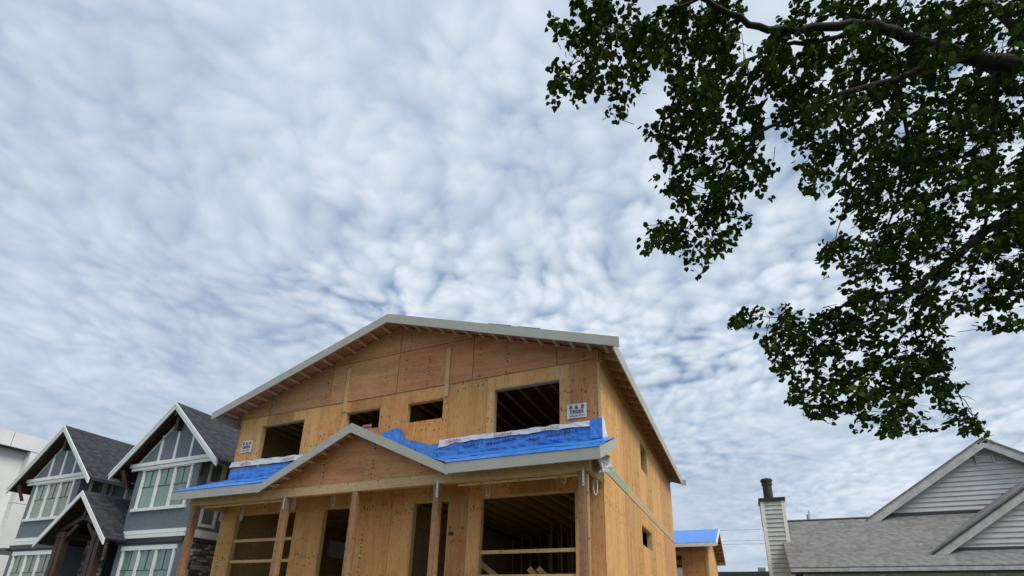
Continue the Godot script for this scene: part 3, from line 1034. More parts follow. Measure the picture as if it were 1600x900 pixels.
# narrow window on a wall that faces +x
func window_side(house: Node3D, x: float, z0: float, z1: float, y0: float, y1: float):
	var w := Node3D.new()
	w.name = "side_window"
	w.position = Vector3(x, y0, (z0 + z1) * 0.5) - house.position
	house.add_child(w, true)
	bx(w, "pane", Vector3(x - 0.010, y0, z0), Vector3(x - 0.004, y1, z1), M.glass)
	bx(w, "trim", Vector3(x, y0 - 0.12, z0 - 0.10), Vector3(x + 0.04, y0, z1 + 0.10), M.white_trim)
	bx(w, "trim", Vector3(x, y1, z0 - 0.10), Vector3(x + 0.04, y1 + 0.12, z1 + 0.10), M.white_trim)
	bx(w, "trim", Vector3(x, y0 + 0.001, z0 - 0.10), Vector3(x + 0.04, y1 - 0.001, z0), M.white_trim)
	bx(w, "trim", Vector3(x, y0 + 0.001, z1), Vector3(x + 0.04, y1 - 0.001, z1 + 0.10), M.white_trim)

# dry-laid ledge stones on a core; u runs along ex
func stone_face(core: Node3D, o: Vector3, ex: Vector3, width: float, y0: float, y1: float):
	var ez := ex.cross(Vector3.UP)
	var y := y0
	while y < y1:
		var hh := rng.randf_range(0.06, 0.13)
		var u := 0.0
		while u < width - 0.02:
			var w := minf(rng.randf_range(0.14, 0.42), width - u)
			if w < 0.08:
				break
			var out := rng.randf_range(0.02, 0.07)
			var c := o + ex * (u + w * 0.5) + Vector3.UP * (y + hh * 0.5) + ez * (out * 0.5)
			put_mesh(core, "stone", box_of(Vector3(snappedf(w - 0.012, 0.02), snappedf(hh - 0.01, 0.01), snappedf(out, 0.01))), M.stone[rng.randi_range(0, 4)], Transform3D(Basis(ex, Vector3.UP, ez).rotated(Vector3.UP, rng.randf_range(-0.03, 0.03)), c))
			u += w
		y += hh

# ---------------------------------------------------------------- finished craftsman house
func build_craftsman_house():
	var bz := -12.8
	var h := thing("craftsman_house", "finished slate-blue house with two steep white-trimmed gables and green-curtained windows", "house", Vector3(-24.5, 0, bz))
	var X := Vector3.RIGHT
	var Y := Vector3.UP
	var none := PackedVector2Array()
	# body behind the bays
	panel(h, "body_wall", Rect2(-30.5, 0, 11.63, 7.35), [Rect2(-25.60, 6.30, 2.0, 0.75)], none, Vector3(0, 0, -14.2), X, Y, 0.12, M.slate_wall)
	bx(h, "body_wall", Vector3(-30.5, 0, -28.0), Vector3(-30.38, 7.35, -14.321), M.slate_wall)
	bx(h, "body_wall", Vector3(-18.99, 0, -28.0), Vector3(-18.87, 7.35, -14.321), M.slate_wall)
	bx(h, "body_wall", Vector3(-30.379, 0, -28.0), Vector3(-18.991, 7.35, -27.88), M.slate_wall)
	bx(h, "room_wall", Vector3(-30.37, 0, -18.1), Vector3(-19.0, 7.35, -18.0), M.drywall)
	for y in [1.2, 4.1, 7.36]:
		bx(h, "floor", Vector3(-30.37, y - 0.2, -17.99), Vector3(-19.0, y, -14.33), M.drywall)
	for k in 2:
		var sh := -7.8 * k
		var x0 := -22.66 + sh
		var x1 := -18.85 + sh
		var cx := -20.55 + sh
		# bay walls with window openings
		var holes := [Rect2(-22.30 + sh, 5.45, 3.06, 1.60), Rect2(-22.30 + sh, 2.10, 3.15, 1.75)]
		var top := 7.25
		panel(h, "bay_wall", Rect2(x0, 0, x1 - x0, top), holes, none, Vector3(0, 0, bz), X, Y, 0.12, M.slate_wall)
		var sides := [Rect2(13.28, 6.45, 0.44, 0.75), Rect2(13.90, 6.45, 0.15, 0.75)]
		if k == 0:
			sides.append(Rect2(13.30, 4.80, 0.48, 0.58))
		panel(h, "bay_side_wall", Rect2(-bz + 0.121, 0, 1.277, top), sides, none, Vector3(x1, 0, 0), Vector3.FORWARD, Y, 0.12, M.slate_wall)
		for y in [1.2, 4.1]:
			bx(h, "floor", Vector3(x0 + 0.13, y - 0.2, -14.19), Vector3(x1 - 0.13, y, bz - 0.13), M.drywall)
		bx(h, "bay_side_wall", Vector3(x0, 0, -14.199), Vector3(x0 + 0.12, top, bz - 0.121), M.slate_wall)
		window_front(h, -22.22 + sh, -19.32 + sh, 5.45, 7.02, bz, 3)
		window_front(h, -22.22 + sh, -19.23 + sh, 2.10, 3.80, bz, 3)
		# belt boards
		bx(h, "belt_board", Vector3(x0 - 0.03, 4.42, bz), Vector3(x1 + 0.06, 4.56, bz + 0.07), M.white_trim)
		bx(h, "belt_board", Vector3(x0 - 0.06, 4.25, bz), Vector3(x1 + 0.09, 4.39, bz + 0.12), M.white_trim)
		bx(h, "belt_board", Vector3(x1, 4.26, -14.19), Vector3(x1 + 0.07, 4.55, bz - 0.01), M.white_trim)
		bx(h, "belt_soffit", Vector3(x0 - 0.02, 4.06, bz), Vector3(x1 + 0.05, 4.24, bz + 0.10), M.gutter_dark)
		# gable wall, its frieze and its upright battens
		var gy := 7.22
		var apex := 9.61
		var half := 3.19
		var slope := (apex - 6.88) / half
		var tri_poly := poly_of([[cx - 2.55, gy], [cx + 2.15, gy], [cx, apex - 0.36], [cx - 2.55, gy + 0.02]])
		tri_poly = poly_of([[cx - (apex - 0.30 - gy) / slope, gy], [cx + (apex - 0.30 - gy) / slope, gy], [cx, apex - 0.30]])
		var gw := prism(h, "gable_wall", tri_poly, Vector3(0, 0, bz + 0.03), X, Y, 0.12, M.slate_wall)
		for q in [-0.95, 0.0, 0.95]:
			var ty: float = apex - 0.32 - absf(q) * slope - (0.55 if q == 0.0 else 0.0)
			bx(gw, "batten", Vector3(cx + q - 0.06, gy + 0.15, bz + 0.031), Vector3(cx + q + 0.06, ty, bz + 0.06), M.white_trim)
		for s in [-1.0, 1.0]:
			stick(gw, "inner_rake_trim", Vector3(cx, apex - 0.47, bz + 0.05), Vector3(cx + s * 2.35, apex - 0.47 - 2.35 * slope, bz + 0.05), 0.04, 0.10, M.siding_trim, Vector3(0, 0, 1).cross(Vector3(s, -slope, 0)).normalized())
		bx(h, "frieze", Vector3(cx - 2.55, gy - 0.02, bz + 0.031), Vector3(cx + 2.42, gy + 0.13, bz + 0.13), M.white_trim)
		bx(h, "frieze", Vector3(cx - 2.45, gy - 0.16, bz + 0.031), Vector3(cx + 2.30, gy - 0.03, bz + 0.09), M.white_trim)
		# ridge bracket under the peak
		bx(h, "bracket", Vector3(cx - 0.09, apex - 1.05, bz + 0.06), Vector3(cx + 0.09, apex - 0.40, bz + 0.26), M.stained)
		bx(h, "bracket", Vector3(cx - 0.08, apex - 0.48, bz + 0.06), Vector3(cx + 0.08, apex - 0.33, -12.40), M.stained)
		# roof slopes, soffits, rake boards
		for s in [-1.0, 1.0]:
			var ex: float = cx + s * half
			var ey: float = apex - half * slope
			var pts := [Vector3(ex, ey, -12.34), Vector3(ex, ey, -27.5), Vector3(cx, apex, -27.5), Vector3(cx, apex, -12.34)]
			var up := Vector3(0, 0.07, 0)
			var rf := slab(h, "roof", [pts[0] + up, pts[1] + up, pts[2] + up, pts[3] + up], 0.03, M.shingle_dark)
			slab(rf, "soffit", [pts[0] + Vector3(0, 0.02, 0), pts[1] + Vector3(0, 0.02, 0), pts[2] + Vector3(0, 0.02, 0), pts[3] + Vector3(0, 0.02, 0)], 0.05, M.stained)
			var rake := poly_of([[cx, apex + 0.035], [ex, ey + 0.035], [ex, ey - 0.22], [cx, apex - 0.22]])
			prism(h, "rake_board", rake, Vector3(0, 0, -12.32), X, Y, 0.05, M.white_trim)
			var rake2 := poly_of([[cx, apex + 0.06], [ex, ey + 0.06], [ex, ey - 0.06], [cx, apex - 0.06]])
			prism(h, "rake_moulding", rake2, Vector3(0, 0, -12.295), X, Y, 0.024, M.white_trim)
			var gx: float = ex if s > 0 else ex - 0.12
			bx(h, "gutter", Vector3(gx, ey - 0.08, -27.4), Vector3(gx + 0.12, ey + 0.04, -12.42), M.gutter_dark)
		if k == 0:
			bx(h, "corner_bracket", Vector3(x1 + 0.0, 6.6, bz - 0.05), Vector3(x1 + 0.10, 7.2, bz + 0.03), M.stained)
		stick(h, "knee_brace", Vector3(cx - 2.60, 6.35, bz + 0.02), Vector3(cx - 2.60, 7.05, -12.45), 0.10, 0.10, M.stained)
		window_side(h, x1, -13.72, -13.28, 6.45, 7.20)
		window_side(h, x1, -14.05, -13.90, 6.45, 7.20)
	window_side(h, -18.85, -13.78, -13.30, 4.80, 5.38)
	# recess between the bays
	window_front(h, -25.60, -23.60, 6.30, 7.05, -14.18, 2, false)
	bx(h, "recess_gutter", Vector3(-26.62, 7.22, -13.75), Vector3(-22.68, 7.34, -13.60), M.gutter_dark)
	bx(h, "recess_soffit", Vector3(-26.62, 7.30, -14.19), Vector3(-22.68, 7.33, -13.76), M.stained)
	slab(h, "recess_roof", [Vector3(-26.62, 7.38, -13.62), Vector3(-22.68, 7.38, -13.62), Vector3(-22.68, 8.6, -15.4), Vector3(-26.62, 8.6, -15.4)], 0.035, M.shingle_dark)
	# entry porch with its own small gable, timber posts and stone pier
	var pcx := -24.4
	var pap := 6.13
	var phalf := 2.36
	var psl := (pap - 4.12) / phalf
	for s in [-1.0, 1.0]:
		var ex: float = pcx + s * phalf
		var pts := [Vector3(ex, pap - phalf * psl, -11.89), Vector3(ex, pap - phalf * psl, -14.19), Vector3(pcx, pap, -14.19), Vector3(pcx, pap, -11.89)]
		var up := Vector3(0, 0.06, 0)
		var rf := slab(h, "porch_roof", [pts[0] + up, pts[1] + up, pts[2] + up, pts[3] + up], 0.03, M.shingle_dark)
		slab(rf, "porch_soffit", [pts[0] + up * 0.4, pts[1] + up * 0.4, pts[2] + up * 0.4, pts[3] + up * 0.4], 0.05, M.stained)
		var rake := poly_of([[pcx, pap + 0.05], [ex, pap - phalf * psl + 0.05], [ex, pap - phalf * psl - 0.19], [pcx, pap - 0.19]])
		prism(h, "porch_rake_board", rake, Vector3(0, 0, -11.87), X, Y, 0.05, M.white_trim)
		for q in [0.0, 0.32]:
			bx(h, "porch_post", Vector3(pcx + s * (1.08 + q) - 0.12, 1.0, -12.42), Vector3(pcx + s * (1.08 + q) + 0.12, 4.35, -12.20), M.stained)
		bx(h, "porch_beam", Vector3(pcx + s * 1.24 - 0.30, 4.36, -14.18), Vector3(pcx + s * 1.24 + 0.30, 4.58, -12.18), M.stained)
		stick(h, "tie_beam", Vector3(pcx + s * 1.5, 4.62, -12.30), Vector3(pcx + s * 0.02, 5.16, -12.30), 0.16, 0.18, M.stained)
		stick(h, "curved_brace", Vector3(pcx + s * 1.0, 4.30, -12.28), Vector3(pcx + s * 0.35, 4.86, -12.28), 0.10, 0.14, M.stained)
	bx(h, "king_post", Vector3(pcx - 0.09, 5.08, -12.36), Vector3(pcx + 0.09, 5.88, -12.20), M.stained)
	bx(h, "porch_floor", Vector3(pcx - 1.7, 0, -14.18), Vector3(pcx + 1.7, 1.0, -12.1), M.concrete)
	var pier := bx(h, "stone_pier", Vector3(-25.55, 1.0, -13.6), Vector3(-24.0, 4.75, -13.2), M.mortar)
	stone_face(pier, Vector3(-25.55, 0, -13.2), X, 1.55, 2.1, 4.5)
	# stone chimney breast on the side wall
	var br := bx(h, "stone_chimney", Vector3(-18.86, 0, -14.05), Vector3(-18.60, 4.05, -13.10), M.mortar)
	stone_face(br, Vector3(-18.60, 0, -13.10), Vector3.FORWARD, 0.95, 2.0, 4.05)
	stone_face(br, Vector3(-18.86, 0, -13.10), X, 0.26, 2.0, 4.05)
	bx(h, "chimney_cap", Vector3(-18.87, 4.06, -14.15), Vector3(-18.52, 4.20, -13.03), M.gutter_dark)
	bx(h, "downspout", Vector3(-30.62, 0.2, -12.98), Vector3(-30.52, 6.9, -12.88), M.gutter_dark)
	bx(h, "side_eave", Vector3(-33.2, 4.02, -15.0), Vector3(-30.52, 4.14, -12.6), M.gutter_dark)

# ---------------------------------------------------------------- white building beyond
func build_white_building():
	var b := thing("white_building", "plain white stucco commercial building beyond the slate-blue house", "building", Vector3(-42, 0, -20))
	var none := PackedVector2Array()
	var hole := [Rect2(8.0, 5.2, 6.52, 4.68)]
	panel(b, "wall", Rect2(5.0, 0, 30.0, 6.95), [Rect2(8.0, 5.2, 6.52, 4.68)], none, Vector3(-36, 0, 0), Vector3.FORWARD, Vector3.UP, 0.5, M.stucco_white)
	panel(b, "wall", Rect2(5.0, 6.98, 30.0, 2.90), hole, none, Vector3(-36, 0, 0), Vector3.FORWARD, Vector3.UP, 0.5, M.stucco_white)
	panel(b, "wall_panel", Rect2(5.0, 9.884, 8.54, 0.82), [], none, Vector3(-35.97, 0, 0), Vector3.FORWARD, Vector3.UP, 0.5, M.stucco_white)
	panel(b, "wall_panel", Rect2(13.57, 9.884, 21.43, 0.82), [], none, Vector3(-35.97, 0, 0), Vector3.FORWARD, Vector3.UP, 0.5, M.stucco_white)
	bx(b, "core", Vector3(-50, 0, -35), Vector3(-36.51, 10.4, -5), M.stucco_white)
	bx(b, "soffit", Vector3(-36.5, 9.868, -14.5), Vector3(-35.98, 9.880, -8.0), M.gutter_dark)

# ---------------------------------------------------------------- grey bungalow
func siding_boards(parent: Node3D, outline: PackedVector2Array, o: Vector3, ex: Vector3, y0: float, y1: float, lap: float):
	var ez := ex.cross(Vector3.UP)
	var y := y0
	var x_lo := 1e9
	var x_hi := -1e9
	for p in outline:
		x_lo = minf(x_lo, p.x); x_hi = maxf(x_hi, p.x)
	while y < y1:
		for pl in Geometry2D.intersect_polygons(rect_poly(Rect2(x_lo, y, x_hi - x_lo, minf(lap + 0.015, y1 - y))), outline):
			# the board leans out at its lower edge
			var st := SurfaceTool.new()
			st.begin(Mesh.PRIMITIVE_TRIANGLES)
			var lean := (Vector3.UP - ez * (0.040 / lap)).normalized()
			var local := PackedVector2Array()
			for p in pl:
				local.append(Vector2(p.x, (p.y - y) * 1.0))
			add_prism(st, local, o + Vector3.UP * y + ez * 0.046, ex, lean, 0.012)
			put_mesh(parent, "siding_board", st.commit(), M.siding)
		y += lap

func build_bungalow():
	var h := thing("bungalow", "grey bungalow with clapboard gables, shingle roof and a clapboard chimney", "house", Vector3(7, 0, -25))
	var X := Vector3.RIGHT
	var Y := Vector3.UP
	var ez := -21.5
	var rz := -25.0
	var ey := 3.66
	var ry := 5.92
	var xl := 1.40
	bx(h, "body_wall", Vector3(1.9, 0, -34.0), Vector3(17.0, 3.5, -22.1), M.siding)
	bx(h, "soffit", Vector3(xl + 0.1, 3.50, -22.1), Vector3(17.2, 3.53, -21.62), M.siding_trim)
	slab(h, "front_roof", [Vector3(xl, ey, ez), Vector3(17.3, ey, ez), Vector3(17.3, ry, rz), Vector3(xl, ry, rz)], 0.05, M.shingle_grey)
	slab(h, "rear_roof", [Vector3(xl, ry - 0.006, rz - 0.002), Vector3(17.3, ry - 0.006, rz - 0.002), Vector3(17.3, 1.9 + 0.75, -30.5), Vector3(xl, 1.9 + 0.75, -30.5)], 0.05, M.shingle_grey)
	bx(h, "ridge_cap", Vector3(xl, ry - 0.02, rz - 0.12), Vector3(5.2, ry + 0.025, rz + 0.10), M.shingle_grey)
	bx(h, "gutter", Vector3(xl, ey - 0.17, ez + 0.005), Vector3(17.3, ey - 0.05, ez + 0.12), M.siding_trim)
	bx(h, "fascia", Vector3(xl, ey - 0.24, ez - 0.05), Vector3(17.3, ey - 0.052, ez + 0.0), M.gutter_dark)
	var rk := poly_of([[-ez, ey - 0.05], [-rz, ry - 0.05], [-rz, ry - 0.26], [-ez, ey - 0.26]])
	prism(h, "rake_board", rk, Vector3(xl + 0.03, 0, 0), Vector3.FORWARD, Y, 0.03, M.siding_trim)
	for px in [2.1, 2.65, 4.15, 7.1]:
		bx(h, "porch_post", Vector3(px - 0.06, 0.5, -21.75), Vector3(px + 0.06, 3.495, -21.63), M.siding_trim)
	# upper gable behind the ridge
	var ax := 8.87
	var ay := 8.78
	var sl := 0.69
	var wz := -25.05
	var base := 5.93
	var wall_half := (ay - 0.40 - base) / sl
	var outline := poly_of([[ax - wall_half, base], [ax + wall_half, base], [ax, ay - 0.40]])
	var gw := prism(h, "upper_gable_wall", outline, Vector3(0, 0, wz), X, Y, 0.15, M.siding)
	siding_boards(gw, outline, Vector3(0, 0, wz), X, base + 0.12, ay - 0.42, 0.188)
	bx(gw, "flashing", Vector3(ax - wall_half + 0.05, base + 0.0, wz + 0.002), Vector3(ax + wall_half - 0.05, base + 0.11, wz + 0.08), M.gutter_dark)
	# louvred vent under the peak
	var v := bx(gw, "gable_vent", Vector3(ax - 0.26, ay - 0.93, wz + 0.05), Vector3(ax + 0.26, ay - 0.66, wz + 0.09), M.siding_trim)
	for k in 4:
		bx(v, "louvre", Vector3(ax - 0.22, ay - 0.90 + k * 0.06, wz + 0.092), Vector3(ax + 0.22, ay - 0.87 + k * 0.06, wz + 0.115), M.siding)
	for s in [-1.0, 1.0]:
		bx(v, "vent_frame", Vector3(ax + s * 0.26 - 0.025, ay - 0.96, wz + 0.092), Vector3(ax + s * 0.26 + 0.025, ay - 0.63, wz + 0.13), M.siding_trim)
		var ex: float = ax + s * 4.25
		var eyy := ay - 4.25 * sl
		var zf := -24.66
		prism(h, "rake_board", poly_of([[ax, ay - 0.06], [ex, eyy - 0.06], [ex, eyy - 0.42], [ax, ay - 0.42]]), Vector3(0, 0, zf), X, Y, 0.04, M.siding_trim)
		var pts := [Vector3(ex, eyy, zf + 0.03), Vector3(ex, eyy, -33.5), Vector3(ax, ay, -33.5), Vector3(ax, ay, zf + 0.03)]
		slab(h, "upper_roof", pts, 0.055, M.shingle_grey if s > 0 else M.shingle_grey)
		slab(h, "upper_soffit", [pts[0] + Vector3(0, -0.07, -0.05), pts[1] + Vector3(0, -0.07, 0), pts[2] + Vector3(0, -0.07, 0), pts[3] + Vector3(0, -0.07, -0.05)], 0.02, M.siding_trim)
	# front gable standing on the lower roof
	var fx := 9.50
	var fy := 6.84
	var fs := 0.716
	var fz := -22.45
	var fb := 4.16
	var fh := (fy - 0.36 - fb) / fs
	var fo := poly_of([[fx - fh, fb], [fx + fh, fb], [fx, fy - 0.36]])
	var fw := prism(h, "front_gable_wall", fo, Vector3(0, 0, fz), X, Y, 0.15, M.siding)
	siding_boards(fw, fo, Vector3(0, 0, fz), X, fb + 0.10, fy - 0.38, 0.180)
	bx(fw, "flashing", Vector3(fx - fh + 0.1, fb + 0.03, fz + 0.002), Vector3(fx + fh - 0.1, fb + 0.16, fz + 0.09), M.gutter_dark)
	for s in [-1.0, 1.0]:
		var ex: float = fx + s * 3.86
		var eyy := fy - 3.86 * fs
		var zf := -22.15
		prism(h, "rake_board", poly_of([[fx, fy - 0.10], [ex, eyy - 0.10], [ex, eyy - 0.42], [fx, fy - 0.42]]), Vector3(0, 0, zf), X, Y, 0.04, M.siding_trim)
		prism(h, "rake_moulding", poly_of([[fx, fy - 0.055], [ex, eyy - 0.055], [ex, eyy - 0.135], [fx, fy - 0.135]]), Vector3(0, 0, zf + 0.026), X, Y, 0.025, M.gutter_dark)
		slab(h, "front_gable_roof", [Vector3(ex, eyy, zf + 0.03), Vector3(ex, eyy, -22.9), Vector3(fx, fy, -26.6), Vector3(fx, fy, zf + 0.03)], 0.05, M.shingle_grey)
	# chimney
	var c := bx(h, "chimney", Vector3(0.80, 0, -24.15), Vector3(1.62, 6.50, -23.30), M.siding)
	siding_boards(c, poly_of([[0.90, 0.2], [1.53, 0.2], [1.53, 6.44], [0.90, 6.44]]), Vector3(0, 0, -23.30), X, 2.6, 6.44, 0.176)
	for q in [[0.77, 0.90], [1.53, 1.66]]:
		bx(c, "corner_trim", Vector3(q[0], 0.05, -23.299), Vector3(q[1], 6.46, -23.255), M.white_trim)
	bx(c, "corner_trim", Vector3(0.755, 0.05, -23.42), Vector3(0.799, 6.46, -23.30), M.siding_trim)
	bx(c, "chimney_cap", Vector3(0.72, 6.47, -24.22), Vector3(1.70, 6.60, -23.20), M.black_metal)
	bx(c, "side_panel", Vector3(0.76, 5.55, -24.1), Vector3(0.799, 6.46, -23.45), M.black_metal)
	var fl := [Vector3(1.13, 6.59, -23.7), Vector3(1.13, 7.22, -23.7), Vector3(1.13, 7.225, -23.7), Vector3(1.13, 7.34, -23.7)]
	put_mesh(c, "flue_pipe", tube_mesh(fl, [0.185, 0.175, 0.205, 0.205], 20), M.black_metal)
	put_mesh(c, "rain_cap", tube_mesh([Vector3(1.13, 7.37, -23.7), Vector3(1.13, 7.40, -23.7), Vector3(1.13, 7.48, -23.7), Vector3(1.13, 7.52, -23.7)], [0.20, 0.24, 0.22, 0.10], 20), M.black_metal)
	put_mesh(c, "cap_stem", tube_mesh([Vector3(1.13, 7.33, -23.7), Vector3(1.13, 7.38, -23.7)], [0.12, 0.12], 12), M.black_metal)
	# plumbing vent
	put_mesh(h, "vent_pipe", tube_mesh([Vector3(2.62, 5.7, -25.2), Vector3(2.62, 6.20, -25.2)], [0.075, 0.07], 12), M.siding_trim)
	put_mesh(h, "vent_pipe", tube_mesh([Vector3(2.66, 6.19, -25.2), Vector3(2.66, 6.38, -25.2)], [0.03, 0.03], 8), M.steel)

# ---------------------------------------------------------------- garage behind the new house
func build_garage():
	var h := thing("garage", "small plywood-sheathed garage with a bright blue covered roof behind the new duplex", "garage", Vector3(-5, 0, -32))
	var X := Vector3.RIGHT
	var Y := Vector3.UP
	var none := PackedVector2Array()
	var x0 := -9.0
	var x1 := -1.78
	var fz := -28.45
	var bz := -37.0
	var hole := [Rect2(-3.32, 4.42, 0.28, 0.58)]
	var ridge_z := -32.75
	var ytop := 6.98
	var ey := 5.56
	var sl := (ytop - ey) / (ridge_z * -1.0 - 28.0)
	var fw := panel(h, "front_wall", Rect2(x0, 0, x1 - x0, 5.45), hole, none, Vector3(0, 0, fz), X, Y, 0.12, M.lumber_v)
	var x := x1
	var k := 0
	while x > x0 + 0.01:
		var xa := maxf(x0, x - 1.22)
		panel(fw, "plywood_sheet", Rect2(xa + 0.003, 2.6, x - xa - 0.006, 2.84), hole, none, Vector3(0, 0, fz + 0.013), X, Y, 0.012, M.ply_v[[4, 2, 0, 3][k % 4]])
		x = xa
		k += 1
	var side := poly_of([[-fz + 0.13, 0], [-bz, 0], [-bz, ytop - sl * (-bz + ridge_z) - 0.1], [-ridge_z, ytop - 0.12], [-fz + 0.13, ey + sl * 0.6 - 0.1]])
	prism(h, "side_wall", side, Vector3(x1, 0, 0), Vector3.FORWARD, Y, 0.12, M.ply_v[1])
	bx(h, "corner_board", Vector3(x1 - 0.10, 2.6, fz + 0.014), Vector3(x1 + 0.02, 5.5, fz + 0.03), M.lumber_v)
	bx(h, "white_notice", Vector3(-3.34, 3.98, fz + 0.014), Vector3(-3.06, 4.36, fz + 0.03), M.wrap_white)
	bx(h, "left_wall", Vector3(x0, 0, bz), Vector3(x0 + 0.12, 5.4, fz - 0.13), M.ply_v[1])
	bx(h, "back_wall", Vector3(x0 + 0.13, 0, bz), Vector3(x1 - 0.13, 5.4, bz + 0.12), M.ply_v[1])
	for s in [-1.0, 1.0]:
		var ze: float = -28.0 if s < 0.0 else -37.5
		var pts := [Vector3(x0 - 0.5, ey, ze), Vector3(-1.30, ey, ze), Vector3(-1.30, ytop, ridge_z), Vector3(x0 - 0.5, ytop, ridge_z)]
		var rf := slab(h, "roof_sheathing", pts, 0.02, M.ply_h[2])
		var rows := []
		var nz := FastNoiseLite.new()
		nz.seed = 5; nz.frequency = 1.0
		for j in 13:
			var t := j / 12.0
			var row := []
			for i in 61:
				var f := i / 60.0
				var p: Vector3 = pts[0].lerp(pts[1], f).lerp(pts[3].lerp(pts[2], f), t)
				row.append(p + Vector3(0, 0.014 + 0.010 * nz.get_noise_2d(p.x * 0.9, t * 9.0), 0))
			rows.append(row)
		put_mesh(rf, "blue_underlayment", grid_mesh(rows), M.tarp)
		var a := poly_of([[-ze, ey + 0.01], [-ridge_z, ytop + 0.01], [-ridge_z, ytop - 0.18], [-ze, ey - 0.18]])
		prism(h, "rake_board", a, Vector3(-1.26, 0, 0), Vector3.FORWARD, Y, 0.035, M.white_trim)
		bx(h, "eave_fascia", Vector3(x0 - 0.5, ey - 0.19, ze - 0.02), Vector3(-1.30, ey - 0.005, ze + 0.02), M.white_trim)
		var n := 9
		for q in n:
			var f := (q + 0.5) / n
			var z := lerpf(ze, ridge_z, f)
			var y := lerpf(ey, ytop, f) - 0.07
			bx(h, "lookout", Vector3(x1 + 0.005, y - 0.05, z - 0.045), Vector3(-1.30, y, z + 0.045), M.lumber_h)

# ---------------------------------------------------------------- things on and in the new house
func truss_card(label: String, x: float, y: float, w: float, hh: float, sd: int):
	var z := FZ + 0.016
	var t := thing("truss_sign", label, "sign", Vector3(x, y, z), "truss maker's cards on the plywood")
	var nz := FastNoiseLite.new()
	nz.seed = sd; nz.frequency = 1.0
	var rows := []
	for j in 9:
		var row := []
		for i in 17:
			var u := i / 16.0
			var v := j / 8.0
			var edge := 0.012 * nz.get_noise_2d(u * 5.0, v * 3.0 + sd)
			row.append(Vector3(x - w * 0.5 + w * u, y + hh * 0.5 - hh * v + edge, z + 0.010 + 0.012 * nz.get_noise_2d(u * 2.5, v * 2.0 + 8.0) + 0.012 * v))
		rows.append(row)
	var m: StandardMaterial3D = M.card
	m.cull_mode = BaseMaterial3D.CULL_DISABLED
	put_mesh(t, "card", grid_mesh(rows), m)
	var font := SystemFont.new()
	font.font_names = PackedStringArray(["Droid Sans"])
	font.font_weight = 800
	for q in [["B", -w * 0.30, hh * 0.26, 0.105], ["&", 0.0, hh * 0.24, 0.105], ["B", w * 0.30, hh * 0.26, 0.105], ["TRUSS", 0.0, -hh * 0.08, 0.098]]:
		var tm := TextMesh.new()
		tm.text = q[0]
		tm.font = font
		tm.font_size = 32
		tm.pixel_size = q[3] / 24.0
		tm.depth = 0.006
		put_mesh(t, "lettering", tm, M.navy_print, Transform3D(Basis.IDENTITY, Vector3(x + q[1], y + q[2], z + 0.040)))
	# the small last line is too coarse to read: a row of short strokes
	var st := SurfaceTool.new()
	st.begin(Mesh.PRIMITIVE_TRIANGLES)
	var r := RandomNumberGenerator.new()
	r.seed = sd
	var u := -w * 0.36
	while u < w * 0.36:
		var ww := r.randf_range(0.012, 0.028)
		add_prism(st, rect_poly(Rect2(x + u, y - hh * 0.40, ww, r.randf_range(0.025, 0.042))), Vector3(0, 0, z + 0.040), Vector3.RIGHT, Vector3.UP, 0.003)
		u += ww + r.randf_range(0.010, 0.03)
	put_mesh(t, "small_print", st.commit(), M.navy_print)

func cable_coil(label: String, p: Vector3, length: float, sd: int):
	var t := thing("cable_coil", label, "cable", p, "coils of pale electrical cable hanging under the porch roof")
	var r := RandomNumberGenerator.new()
	r.seed = sd
	for k in 3:
		var pts := []
		var rad := []
		var w := r.randf_range(0.030, 0.050)
		var turn := r.randf_range(-0.5, 0.5)
		for i in 25:
			var a := TAU * i / 24.0
			var q := Vector3(sin(a) * w, -length * 0.5 + cos(a) * length * 0.5, sin(a * 2.0) * 0.012 + k * 0.018)
			pts.append(p + q.rotated(Vector3.UP, turn))
			rad.append(0.014)
		put_mesh(t, "loop", tube_mesh(pts, rad, 6), M.cable)
	put_mesh(t, "tail", tube_mesh([p + Vector3(0, 0.02, 0), p + Vector3(0.01, 0.16, -0.02), p + Vector3(0.02, 0.34, -0.02)], [0.010, 0.010, 0.010], 6), M.cable)

